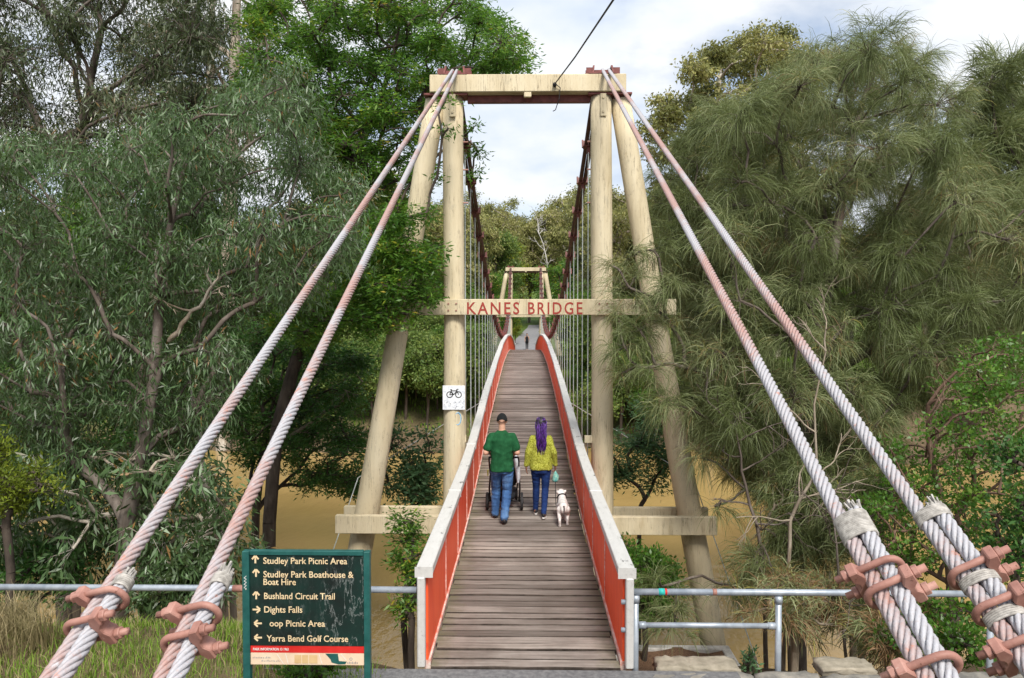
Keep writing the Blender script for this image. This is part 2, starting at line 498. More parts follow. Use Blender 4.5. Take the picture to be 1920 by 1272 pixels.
M['bark_grey'] = bark_mat('grey brown bark', (0.065, 0.05, 0.04), (0.125, 0.10, 0.082), (0.24, 0.205, 0.18))
M['bark_pale'] = bark_mat('pale smooth gum bark', (0.22, 0.16, 0.11), (0.42, 0.36, 0.29), (0.60, 0.56, 0.50), 1.6)
M['bark_dark'] = bark_mat('dark wet bark', (0.04, 0.032, 0.026), (0.085, 0.066, 0.053), (0.15, 0.12, 0.095))
M['bark_red'] = bark_mat('reddish brown bark', (0.085, 0.05, 0.035), (0.16, 0.10, 0.07), (0.26, 0.18, 0.13))
M['bark_white'] = bark_mat('bleached dead wood', (0.42, 0.38, 0.34), (0.58, 0.55, 0.52), (0.70, 0.68, 0.65))
M['bark_bare'] = bark_mat('dry bare branch', (0.17, 0.135, 0.10), (0.29, 0.24, 0.18), (0.40, 0.34, 0.27))
M['leaf_gum'] = leaf_mat('grey green gum leaf', [(0.0, (0.04, 0.062, 0.018)), (0.2, (0.062, 0.10, 0.040)), (0.5, (0.088, 0.165, 0.058)), (0.75, (0.155, 0.245, 0.105)), (0.90, (0.28, 0.33, 0.25)), (0.95, (0.36, 0.39, 0.32)), (0.975, (0.22, 0.14, 0.05)), (1.0, (0.28, 0.15, 0.05))], 0.32, 0.42, 0.5, (0.15, 0.24, 0.04))
M['leaf_olive'] = leaf_mat('olive gum leaf', [(0.0, (0.055, 0.065, 0.02)), (0.45, (0.105, 0.125, 0.042)), (0.8, (0.16, 0.18, 0.07)), (0.92, (0.22, 0.21, 0.10)), (1.0, (0.24, 0.15, 0.06))], 0.3, 0.42, 0.5, (0.16, 0.19, 0.04))
M['leaf_topgum'] = leaf_mat('dull green gum leaf', [(0.0, (0.04, 0.055, 0.018)), (0.4, (0.075, 0.105, 0.042)), (0.75, (0.125, 0.155, 0.075)), (0.92, (0.21, 0.225, 0.14)), (1.0, (0.22, 0.14, 0.06))], 0.3, 0.36, 0.6, (0.12, 0.17, 0.04))
M['leaf_wattle'] = leaf_mat('bright green wattle leaf', [(0.0, (0.035, 0.10, 0.015)), (0.35, (0.075, 0.185, 0.026)), (0.65, (0.125, 0.265, 0.036)), (0.85, (0.22, 0.35, 0.045)), (0.95, (0.30, 0.36, 0.03)), (1.0, (0.42, 0.34, 0.04))], 0.45, 0.42, 0.4, (0.21, 0.40, 0.035))
M['leaf_dark'] = leaf_mat('dark green leaf', [(0.0, (0.03, 0.08, 0.02)), (0.5, (0.058, 0.15, 0.032)), (0.85, (0.10, 0.215, 0.045)), (1.0, (0.14, 0.20, 0.04))], 0.35, 0.45, 0.35, (0.09, 0.24, 0.025))
M['leaf_sheoak'] = leaf_mat('she oak needle', [(0.0, (0.07, 0.09, 0.026)), (0.35, (0.138, 0.178, 0.062)), (0.65, (0.215, 0.255, 0.11)), (0.85, (0.325, 0.355, 0.18)), (0.94, (0.36, 0.35, 0.16)), (0.97, (0.36, 0.33, 0.07)), (1.0, (0.28, 0.17, 0.09))], 0.35, 0.5, 0.35, (0.21, 0.23, 0.07))
M['leaf_shrub'] = leaf_mat('fresh green shrub leaf', [(0.0, (0.04, 0.10, 0.015)), (0.5, (0.085, 0.20, 0.025)), (0.85, (0.15, 0.29, 0.04)), (1.0, (0.25, 0.34, 0.06))], 0.4, 0.4, 0.4, (0.18, 0.36, 0.035))
M['leaf_blue'] = leaf_mat('blue green acacia leaf', [(0.0, (0.05, 0.11, 0.05)), (0.5, (0.105, 0.21, 0.095)), (0.85, (0.165, 0.28, 0.13)), (1.0, (0.23, 0.31, 0.10))], 0.35, 0.5, 0.3, (0.16, 0.31, 0.07))
M['leaf_yellow'] = leaf_mat('yellow green leaf', [(0.0, (0.11, 0.15, 0.014)), (0.5, (0.19, 0.25, 0.02)), (1.0, (0.32, 0.32, 0.03))], 0.35, 0.5, 0.3, (0.22, 0.26, 0.02))
M['leaf_hill'] = leaf_mat('hillside gum leaf', [(0.0, (0.12, 0.135, 0.04)), (0.4, (0.235, 0.245, 0.075)), (0.8, (0.36, 0.345, 0.12)), (1.0, (0.38, 0.33, 0.17))], 0.3, 0.5, 0.3, (0.22, 0.22, 0.05))
M['leaf_hill_green'] = leaf_mat('hillside green leaf', [(0.0, (0.07, 0.13, 0.03)), (0.5, (0.13, 0.20, 0.045)), (1.0, (0.24, 0.29, 0.07))], 0.35, 0.5, 0.3, (0.17, 0.26, 0.035))
M['grass'] = leaf_mat('bank grass blade', [(0.0, (0.09, 0.18, 0.015)), (0.35, (0.16, 0.30, 0.025)), (0.6, (0.23, 0.34, 0.045)), (0.75, (0.30, 0.26, 0.12)), (1.0, (0.42, 0.34, 0.19))], 0.3, 0.6, 0.2, (0.18, 0.26, 0.04))
M['straw'] = leaf_mat('dry straw grass blade', [(0.0, (0.16, 0.15, 0.06)), (0.5, (0.30, 0.25, 0.13)), (1.0, (0.46, 0.38, 0.22))], 0.3, 0.6, 0.2, (0.28, 0.24, 0.10))

# ------------------------------------------------------------------ terrain, water, paths
Y0, Y1 = 7.2, 71.2                    # near and far end of the bridge
TY, TY2 = 13.65, 64.8                 # near and far tower
WATER = -4.5
_k = np.array([[0, 0], [7.2, 0], [9.0, 0.005], [11.0, 0.02], [12.5, 0.06], [13.65, 0.12], [16, 0.34], [20, 0.70], [25, 1.06], [32, 1.42], [39.2, 1.53]])
_yy = np.linspace(0, 78.4, 785)
_zz = np.interp(np.where(_yy > 39.2, 78.4 - _yy, _yy), _k[:, 0], _k[:, 1])
for _ in range(60): _zz[1:-1] = (_zz[:-2] + 2 * _zz[1:-1] + _zz[2:]) / 4
def deck(y): return float(np.interp(y, _yy, _zz))

def sstep(a, b, x):
    u = np.clip((x - a) / (b - a), 0, 1)
    return u * u * (3 - 2 * u)
def path_x(y): return 0.0 + 0.055 * np.maximum(y - 88, 0) - 0.00035 * np.maximum(y - 88, 0) ** 2 * 0
def terrain(x, y):
    x = np.asarray(x, float); y = np.asarray(y, float)
    n = 0.18 * np.sin(x * 0.9 + y * 0.4) + 0.12 * np.sin(x * 0.37 - y * 0.71 + 1.3) + 0.06 * np.sin(x * 2.3 + 0.5 * y)
    ctr = 1 - sstep(1.2, 3.0, np.abs(x))
    near = 1.75 * (1 - sstep(0.8, 5.2, y)) + 0.22 * sstep(2.4, 4.5, -x) * sstep(5, 6.5, y)
    bank_r = np.interp(y, [7.15, 7.5, 9.0, 11.0, 13.65, 16.5, 19.5], [0, -0.45, -1.25, -2.15, -3.05, -4.5, -5.4])
    bank_l = np.interp(y, [7.5, 8.6, 9.6, 11.5, 13.65, 16.5, 19.5], [0, -0.35, -0.95, -2.2, -3.2, -4.5, -5.4])
    wl = sstep(1.9, 2.9, -x)
    bank = bank_r * (1 - wl) + bank_l * wl
    yf = 43 - 5.0 * sstep(2, 22, x) + 1.2 * np.sin(x * 0.17)
    far = 5.4 * sstep(yf - 3, yf + 17, y)
    rise = 0.04 * np.maximum(y - 76, 0) + (0.05 * np.maximum(y - 74, 0)) * sstep(3, 14, np.abs(x - path_x(y))) * 1.6
    rise = rise * (1 - 0.55 * sstep(140, 320, y))
    return near + bank + far + rise + n * (1 - ctr) * (0.4 + 0.6 * sstep(8, 12, y)) - 0.03 + 0.03 * sstep(60, 70, y)

def make_terrain():
    xs = np.concatenate([-np.geomspace(320, 14, 26), np.linspace(-13.5, 13.5, 91), np.geomspace(14, 320, 26)])
    ys = np.concatenate([np.linspace(-60, -3, 14), np.linspace(-2, 24, 105), np.linspace(25, 80, 80), np.geomspace(82, 520, 34)])
    X, Y = np.meshgrid(xs, ys)
    V = np.stack([X, Y, terrain(X, Y)], -1).reshape(-1, 3)
    nx, ny = len(xs), len(ys)
    i = np.arange(ny - 1)[:, None] * nx + np.arange(nx - 1)[None, :]
    q = np.stack([i, i + 1, i + nx + 1, i + nx], -1).reshape(-1, 4)
    return mk(V, q, smooth=True)
tag(link('ground', make_terrain(), M['ground']), kind='structure')

def sheet(xs, ys, zf):
    X, Y = np.meshgrid(xs, ys)
    V = np.stack([X, Y, zf(X, Y)], -1).reshape(-1, 3)
    nx, ny = len(xs), len(ys)
    i = np.arange(ny - 1)[:, None] * nx + np.arange(nx - 1)[None, :]
    return mk(V, np.stack([i, i + 1, i + nx + 1, i + nx], -1).reshape(-1, 4), smooth=True)
tag(link('river_water', sheet(np.linspace(-320, 320, 9), np.linspace(11, 60, 5), lambda X, Y: X * 0 + WATER), M['water']), kind='structure')

def path_mesh():
    ys = np.linspace(71.2, 128, 70)
    V, q = [], []
    for i, y in enumerate(ys):
        c = path_x(y) + 0.25 * sstep(74, 84, y); w = 1.0 + 0.7 * float(sstep(72, 84, y))
        for s in (-1, 1):
            V.append((c + s * w, y, float(terrain(c, y)) + 0.07))
        if i: q.append((2 * i - 2, 2 * i - 1, 2 * i + 1, 2 * i))
    return mk(V, q)
tag(link('far_path', path_mesh(), M['farpath']), kind='structure')
pm = MB(); pm.box((-0.55, 6.15, -0.06), (5.2, 2.0, 0.12))
tag(pm.build('approach_path', M['asphalt'], bevel=0.01), kind='structure')

# ------------------------------------------------------------------ the bridge
bridge = empty('suspension_bridge', (0, Y0, 0))
tag(bridge, 'red and white timber suspension footbridge with cream log towers over the brown river', 'bridge')
INV = Matrix.Translation((0, -Y0, 0))
def bpart(o, parent=None):
    """parent an object built in world coordinates under the bridge or one of its parts, keeping it in place"""
    o.parent = parent or bridge
    if o.parent is bridge: o.matrix_parent_inverse = INV
    else: o.matrix_parent_inverse = Matrix.Translation((0, -Y0, 0)) @ Matrix.Identity(4)
    return o
def bgroup(name):
    e = empty(name, (0, 0, 0)); e.parent = bridge; e.matrix_parent_inverse = INV
    return e
def sub(o, grp):
    o.parent = grp
    return o

# deck planks
deckp = bgroup('deck')
rp = random.Random(3)
plank_meshes = []
for k in range(10):
    mb = MB()
    L = 1.86 + rp.uniform(-0.02, 0.02)
    nseg = 6
    V = []
    wid = 0.135 + 0.065 * ((k * 7) % 10) / 9 + rp.uniform(-0.005, 0.005)
    for i in range(nseg + 1):
        x = -L / 2 + L * i / nseg
        e0, e1 = rp.uniform(-0.006, 0.006), rp.uniform(-0.006, 0.006)
        h = rp.uniform(-0.003, 0.003)
        V += [(x, -wid / 2 + e0 + 0.007, 0.0 + h), (x, -wid / 2 + e0, -0.010 + h), (x, -wid / 2 + e0, -0.05), (x, wid / 2 + e1, -0.05), (x, wid / 2 + e1, -0.010 + h), (x, wid / 2 + e1 - 0.007, 0.0 + h)]
    Fc = []
    for i in range(nseg):
        for j in range(6):
            l = (j + 1) % 6
            Fc.append((i * 6 + j, i * 6 + l, (i + 1) * 6 + l, (i + 1) * 6 + j))
    Fc += [tuple(range(6)), tuple(nseg * 6 + j for j in range(6))[::-1]]
    mb.add(V, Fc)
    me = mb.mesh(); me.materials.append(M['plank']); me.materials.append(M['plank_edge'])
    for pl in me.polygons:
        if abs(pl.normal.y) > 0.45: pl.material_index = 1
    plank_meshes.append((me, wid))
y = Y0 + 0.0
rest = MB()
while y < Y1:
    pme, pw = rp.choice(plank_meshes)
    y += pw / 2 + rp.uniform(0.004, 0.009)
    s = (deck(y + 0.05) - deck(y - 0.05)) / 0.1
    zj = rp.uniform(-0.007, 0.007)
    if y < 52:
        o = bpy.data.objects.new('plank', pme); COL.objects.link(o)
        o.parent = deckp
        o.location = (rp.uniform(-0.015, 0.015), y, deck(y) + zj)
        o.rotation_euler = (math.atan(s), rp.uniform(-0.002, 0.002), rp.uniform(-0.006, 0.006) + (math.pi if rp.random() < 0.5 else 0))
        if abs(o.rotation_euler.z) > 1: o.rotation_euler.x = -math.atan(s)
    else:
        rest.box((0, y, deck(y) - 0.025), (1.86, pw, 0.05))
    y += pw / 2 + rp.uniform(0.004, 0.009)
o = rest.build('plank_run', M['plank'], deckp); tag(o, kind='stuff')

def run_box(x0, x1, y0, y1, zlo, zhi, step=0.8):
    """a board that follows the curve of the deck"""
    n = max(1, int(math.ceil((y1 - y0) / step)))
    mb = MB(); V, Fc = [], []
    for i in range(n + 1):
        yy = y0 + (y1 - y0) * i / n; z = deck(yy)
        V += [(x0, yy, z + zlo), (x1, yy, z + zlo), (x1, yy, z + zhi), (x0, yy, z + zhi)]
    for i in range(n):
        a = i * 4
        for j in range(4):
            l = (j + 1) % 4
            Fc.append((a + j, a + l, a + 4 + l, a + 4 + j))
    Fc += [(0, 1, 2, 3), (n * 4 + 3, n * 4 + 2, n * 4 + 1, n * 4)]
    return mb.add(V, Fc)

for s in (-1, 1):
    run_box(*(sorted((s * 0.55, s * 0.68))), Y0 + 0.02, Y1, -0.30, -0.055).build('stringer', M['concrete'], deckp)
yy = Y0 + 3.92
while yy < 60:
    mb = MB().box((0, yy, deck(yy) - 0.38), (2.7, 0.14, 0.16)); mb.build('cross_beam', M['cream'], deckp, bevel=0.008)
    yy += 2.72

# railings: cap, kerb board, red panels, white cover strips, end posts
for s in (-1, 1):
    rail = bgroup('railing')
    rr = random.Random(11 + s)
    yy = Y0 - 0.04
    while yy < Y1:
        y2 = min(yy + 3.2, Y1)
        j = rr.uniform(-0.006, 0.006)
        xa, xb = sorted((s * 0.905 + j, s * 1.065 + j))
        run_box(xa, xb, yy, y2 - 0.006, 0.895, 0.985, 0.4).build('handrail_cap', M['capwhite'], rail, bevel=0.008)
        yy = y2
    yy = Y0 + 0.05
    while yy < Y1 - 0.3:
        y2 = min(yy + 1.6, Y1)
        xa, xb = sorted((s * 0.955, s * 0.977))
        run_box(xa, xb, yy + 0.004, y2 - 0.004, 0.0, 0.893, 0.4).build('panel', M['red'], rail)
        mbx = MB()
        z = deck(y2)
        mbx.box((s * 0.949, y2, z + 0.48), (0.010, 0.015, 0.82))
        if yy < 40: mbx.build('cover_strip', M['pinkboard'], rail)
        yy = y2
    yy = Y0 + 0.05
    while yy < Y1:
        y2 = min(yy + 3.2, Y1)
        xa, xb = sorted((s * 0.936, s * 0.985))
        run_box(xa, xb, yy, y2 - 0.006, -0.045, 0.035, 0.4).build('kerb_board', M['pinkboard'], rail, bevel=0.004)
        yy = y2
    for ye in (Y0 - 0.005, Y1 - 0.1):
        mb = MB().box((s * 1.012, ye, deck(ye) + 0.45), (0.075, 0.10, 0.885))
        mb.build('end_post', M['capwhite'], rail, bevel=0.01)
    yy = Y0 + 2.2
    while yy < 52:
        MB().box((s * 1.015, yy, deck(yy) + 0.42), (0.07, 0.07, 0.93)).build('post', M['capwhite'], rail)
        yy += 1.6

# towers
def wobbly_log(p0, p1, r0, r1, seed, n=14, sides=20):
    rg = random.Random(seed)
    ph = [rg.uniform(0, 6.28) for _ in range(4)]
    P0, P1 = Vector(p0), Vector(p1)
    L = (P1 - P0).length
    pts, rad = [], []
    for i in range(n + 1):
        t = i / n
        p = P0.lerp(P1, t)
        p += Vector((math.sin(t * 5 + ph[0]), math.sin(t * 4 + ph[1]), 0)) * 0.018
        pts.append(p); rad.append((r0 + (r1 - r0) * t) * (1 + 0.03 * math.sin(t * 9 + ph[2]) + rg.uniform(-0.008, 0.008)))
    return MB().tube(pts, rad, sides)

TX = 0.04
def make_tower(ty, writing, seed):
    tw = bgroup('tower')
    zb = -3.1
    for s in (-1, 1):
        wobbly_log((TX + s * 1.36, ty, zb), (TX + s * 1.345, ty, 7.40), 0.215, 0.185, seed + s).build('post', M['cream'], tw, smooth=True)
        wobbly_log((TX + s * 3.52, ty + 0.12, zb), (TX + s * 1.66, ty + 0.06, 7.36), 0.235, 0.18, seed + 3 + s).build('raking_leg', M['cream'], tw, smooth=True)
    MB().box((TX, ty - 0.10, 7.585), (3.50, 0.30, 0.31)).build('top_beam', M['cream'], tw, bevel=0.012)
    MB().box((TX + 0.02, ty + 0.02, 7.365), (2.22, 0.12, 0.125)).build('steel_tie', M['darkred'], tw, bevel=0.006)
    MB().box((TX, ty - 0.2, 7.385), (0.13, 0.08, 0.085)).build('packing_block', M['cream'], tw, bevel=0.004)
    for s in (-1, 1):
        MB().box((TX + s * 1.47, ty - 0.02, 7.408), (0.78, 0.38, 0.035)).build('bearing_plate', M['darkred'], tw, bevel=0.004)
        mb = MB()
        for dxx in (-0.16, 0.16):
            V = [(TX + s * 1.33 + dxx * 1.15, ty - 0.24, 7.742), (TX + s * 1.33 + dxx * 1.15, ty + 0.24, 7.742), (TX + s * 1.33 + dxx, ty + 0.12, 7.93), (TX + s * 1.33 + dxx, ty - 0.12, 7.93)]
            V2 = [(a + 0.03, b, c) for a, b, c in V]
            mb.add(V + V2, [(0, 1, 2, 3), (7, 6, 5, 4), (0, 4, 5, 1), (1, 5, 6, 2), (2, 6, 7, 3), (3, 7, 4, 0)])
            for e in (-0.16, 0.0, 0.16):
                mb.box((TX + s * 1.33 + dxx * 1.5 + 0.015, ty + e, 7.81), (0.12, 0.02, 0.13))
        mb.box((TX + s * 1.33, ty, 7.757), (0.50, 0.50, 0.03))
        mb.box((TX + s * 1.33, ty, 7.80), (0.28, 0.34, 0.06))
        mb.build('saddle', M['darkred'], tw)
        # strap bracket under the top beam
        MB().box((TX + s * 1.345, ty - 0.205, 7.20), (0.11, 0.05, 0.40)).build('bracket', M['cream'], tw, bevel=0.006)
    MB().box((TX + 0.0, ty - 0.235, 3.60), (5.30, 0.09, 0.285)).build('name_beam' if writing else 'middle_beam', M['cream'], tw, bevel=0.008)
    for yy_, nm in ((ty - 0.29, 0), (ty + 0.36, 1)):
        MB().box((TX - 0.04, yy_, -0.32), (6.86, 0.12, 0.325)).build('lower_beam', M['cream'], tw, bevel=0.008)
    rg = random.Random(seed)
    for s in (-1, 1):
        for z in (3.54, 3.66):
            for xo in (-0.07, 0.07):
                MB().tube([(TX + s * 1.35 + xo, ty - 0.281, z), (TX + s * 1.35 + xo, ty - 0.294, z)], 0.016, 8).build('bolt_head', M['oxide'], tw)
        MB().tube([(TX + s * 1.345, ty - 0.23, 7.33), (TX + s * 1.345, ty - 0.245, 7.33)], 0.022, 8).build('bolt_head', M['cream'], tw)
        MB().tube([(TX + s * 1.345, ty - 0.23, 7.08), (TX + s * 1.345, ty - 0.245, 7.08)], 0.022, 8).build('bolt_head', M['cream'], tw)
        for z in (6.6, 6.1, 5.5):
            MB().tube([(TX + s * 1.17, ty, z), (TX + s * 1.08, ty, z)], 0.014, 8).build('step_bolt', M['oxide'], tw)
        # short timber from the post to the handrail
        MB().box((TX * 0 + s * 1.155, ty - 0.02, deck(ty) + 1.06), (0.14, 0.10, 0.13)).build('stay_block', M['cream'], tw, bevel=0.006)
        # concrete footing under the raking leg
    return tw
tower1 = make_tower(TY, True, 21)
tower2 = make_tower(TY2, False, 41)
for word, x0_, x1_ in (('KANES', 878, 974), ('BRIDGE', 990, 1090)):
    wx = at(x0_, 588, TY)[0]
    o = link('lettering', text_mesh(word, 0.215, at(x1_, 588, TY)[0] - wx, 0.012, 1.25), M['letters'], tower1); o.location = (wx, TY - 0.2835, 3.475)
    tag(o, 'dark red capitals on the cream beam')
# blue graffiti ring on the left post
gp = at(860, 783, TY)
mb = MB()
mb.tube([(gp[0] + 0.055 * math.cos(a), TY - 0.192 + 0.05 * math.cos(a) ** 2 * 0 + max(0, 0.3 * math.cos(a)) * 0.10, gp[2] + 0.11 * math.sin(a)) for a in np.linspace(0, 6.28, 22)[:-1]], 0.012, 5, closed=True)
M['bluepaint'] = mat_noisy('blue graffiti paint', (0.14, 0.38, 0.62), (0.28, 0.52, 0.74), 20, 0.6, 0.0)
o = mb.build('graffiti_mark', M['bluepaint'], tower1, smooth=True)

# main cables, bands and hanger rods
def cable_z(y): return 2.50 + 5.26 * ((y - 39.22) / 25.57) ** 2
def cable_x(y): return 1.20 + 0.10 * min(1, abs(y - 39.22) / 25.57) ** 3
for s in (-1, 1):
    mb = MB()
    for oo in (-0.046, 0.046):
        pts = [(TX * 0.6 + s * cable_x(y) + oo, y, cable_z(y)) for y in np.linspace(TY, TY2, 64)]
        mb.tube(pts, 0.044, 8)
    mb.build('main_cable', M['cablebrown'], None, smooth=True)
    bpart(bpy.data.objects[-1] if False else COL.objects[-1])
    hy = TY + 1.95
    while hy < TY2 - 1.5:
        x = TX * 0.6 + s * cable_x(hy); z = cable_z(hy)
        ang = math.atan((cable_z(hy + .1) - cable_z(hy - .1)) / 0.2)
        rot = Matrix.Rotation(ang, 3, 'X')
        mb = MB()
        mb.box((x, hy, z), (0.22, 0.12, 0.13), rot)
        mb.box((x, hy, z - 0.11), (0.06, 0.07, 0.14))
        for bx in (-0.12, 0.12): mb.box((x + bx, hy, z + 0.02), (0.03, 0.05, 0.17), rot)
        bpart(mb.build('cable_band', M['darkred'], None))
        zl = deck(hy) - 0.42
        if z - 0.17 > zl + 0.3:
            mb = MB()
            for oo in ((-0.03, 0.03) if hy < 24 else (0.0,)):
                mb.tube([(x + oo * 0.0, hy + oo, z - 0.16), (x + oo * 0.0, hy + oo, zl)], 0.0105, 6)
            bpart(mb.build('hanger_rod', M['hanger'], None))
        hy += 1.36

# wind guys from the deck to the bank
for s in (-1, 1):
    e = (s * 3.3, 14.6, 0.25)
    mb = MB().tube([(s * 1.0, 24.0, deck(24) - 0.05), (s * 2.2, 18.9, 0.62), e, (s * 4.2, 12.6, -3.2)], 0.011, 6)
    bpart(mb.build('wind_guy', M['hanger'], None))

# backstay wire ropes: twisted strands, doubled back and clamped near the anchorage
D = 0.063
def frame_of(P0, P1):
    t = (P1 - P0).normalized()
    toc = (Vector((0, 0, CAM_Z)) - P1).normalized()
    u = t.cross(Vector((0, 0, 1))).normalized()
    if u.x < 0: u = -u
    v = t.cross(u).normalized()
    if v.z < 0: v = -v
    return t, u, v
def tubes_batch_simple(P0, P1, rad):
    t = (P1 - P0) / np.linalg.norm(P1 - P0); a = np.cross(t, (1, 0, 0)); a /= np.linalg.norm(a); b = np.cross(t, a)
    q = np.linspace(0, 2 * math.pi, 8, endpoint=False)
    ring = np.cos(q)[:, None] * a * rad + np.sin(q)[:, None] * b * rad
    k = np.arange(8); l = (k + 1) % 8
    return np.concatenate([P0 + ring, P1 + ring]), np.stack([k, l, l + 8, k + 8], -1)
def rope_mesh(P0, P1, diam, strands=6, pitch=0.25, sides=8, taper=None):
    """right-hand lay wire rope from P0 to P1 as six helical strands, each a separate tube"""
    P0, P1 = np.array(P0, float), np.array(P1, float)
    L = np.linalg.norm(P1 - P0); t = (P1 - P0) / L
    a = np.cross(t, (1, 0, 0)); a /= np.linalg.norm(a); b = np.cross(t, a)
    n = int(L / pitch * 15) + 2
    S = np.linspace(0, L, n)
    rs = diam * 0.162; rc = diam * 0.338
    V, Q = [], []
    for k in range(strands):
        ph = 2 * math.pi * (S / pitch + k / strands)
        C = P0 + S[:, None] * t + rc * (np.cos(ph)[:, None] * a + np.sin(ph)[:, None] * b)
        er = np.cos(ph)[:, None] * a + np.sin(ph)[:, None] * b
        et = -np.sin(ph)[:, None] * a + np.cos(ph)[:, None] * b
        w = 2 * math.pi / pitch * rc
        tang = t[None] + w * et; tang /= np.linalg.norm(tang, axis=1)[:, None]
        bi = np.cross(tang, er)
        base = len(V) * n * sides
        ring = np.stack([C + rs * (math.cos(q) * er + math.sin(q) * bi) for q in np.linspace(0, 2 * math.pi, sides, endpoint=False)], 1)
        V.append(ring.reshape(-1, 3))
        i = np.arange(n - 1)[:, None] * sides + np.arange(sides)[None]
        j = np.arange(n - 1)[:, None] * sides + (np.arange(sides)[None] + 1) % sides
        Q.append((np.stack([i, j, j + sides, i + sides], -1).reshape(-1, 4)) + base)
    core = tubes_batch_simple(P0, P1, diam * 0.27)
    nb = sum(len(v) for v in V)
    V.append(core[0]); Q.append(core[1] + nb)
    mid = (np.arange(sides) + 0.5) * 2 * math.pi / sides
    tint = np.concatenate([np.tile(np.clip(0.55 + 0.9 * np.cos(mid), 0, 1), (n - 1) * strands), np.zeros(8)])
    return mk(np.concatenate(V), np.concatenate(Q), smooth=True, tint=tint)

def ulerp(P, Q, k): return Vector(P) + (Vector(Q) - Vector(P)) * k
def rope_point_at_py(P0, P1, py):
    lo, hi = 0.0, 1.2
    for _ in range(50):
        m_ = (lo + hi) / 2
        p = P0 + (P1 - P0) * m_
        q = CAM_R.transposed() @ (p - Vector((0, 0, CAM_Z)))
        yy_ = CY - q.y / -q.z * F if q.z < -0.02 else 9999
        if yy_ < py: lo = m_
        else: hi = m_
    return P0 + (P1 - P0) * lo

def rope_clamp(pos, t, u, v, flip, stack, parent_name='rope_clamp'):
    """U bolt round the rope pair, forged saddle with two nuts on the other side"""
    e = empty('rope_clamp', pos); e.parent = bridge; e.matrix_parent_inverse = INV
    Rm = Matrix((u * flip, v, t if flip > 0 else -t)).transposed().to_4x4()
    def put(mb, name, smooth=False, bevel=0.0):
        me = mb.mesh(smooth, bevel); me.transform(Rm)
        return link(name, me, M['oxide'], e)
    rl = D * 0.5 + 0.018                      # half distance of the legs
    ur = 0.0135
    uo = D * 0.5 if stack else 0.0
    bow = uo + 0.002
    pts = [(-uo - D * 0.5 - 0.085, -rl, 0)] + [(bow + rl * 0.95 * math.sin(a), -rl * math.cos(a), 0) for a in np.linspace(0, math.pi, 13)] + [(-uo - D * 0.5 - 0.085, rl, 0)]
    put(MB().tube(pts, ur, 10), 'u_bolt', True)
    sx = -uo - D * 0.5
    mb = MB()
    V = []
    prof = [(-0.004, -rl - 0.025), (-0.036, -rl - 0.025), (-0.036, -rl + 0.020), (-0.020, -0.010), (-0.020, 0.010), (-0.036, rl - 0.020), (-0.036, rl + 0.025), (-0.004, rl + 0.025), (0.014, rl * 0.72), (0.004, 0.0), (0.014, -rl * 0.72)]
    for zz_ in (-0.028, 0.028):
        V += [(sx + a, b, zz_) for a, b in prof]
    n = len(prof)
    Fc = [(i, (i + 1) % n, n + (i + 1) % n, n + i) for i in range(n)] + [tuple(range(n))[::-1], tuple(range(n, 2 * n))]
    mb.add(V, Fc); put(mb, 'clamp_saddle', False, 0.004)
    for q in (-1, 1):
        mb = MB().tube([(sx - 0.036, q * rl, 0), (sx - 0.058, q * rl, 0)], 0.0235, 6)
        put(mb, 'nut', False, 0.003)
    return e

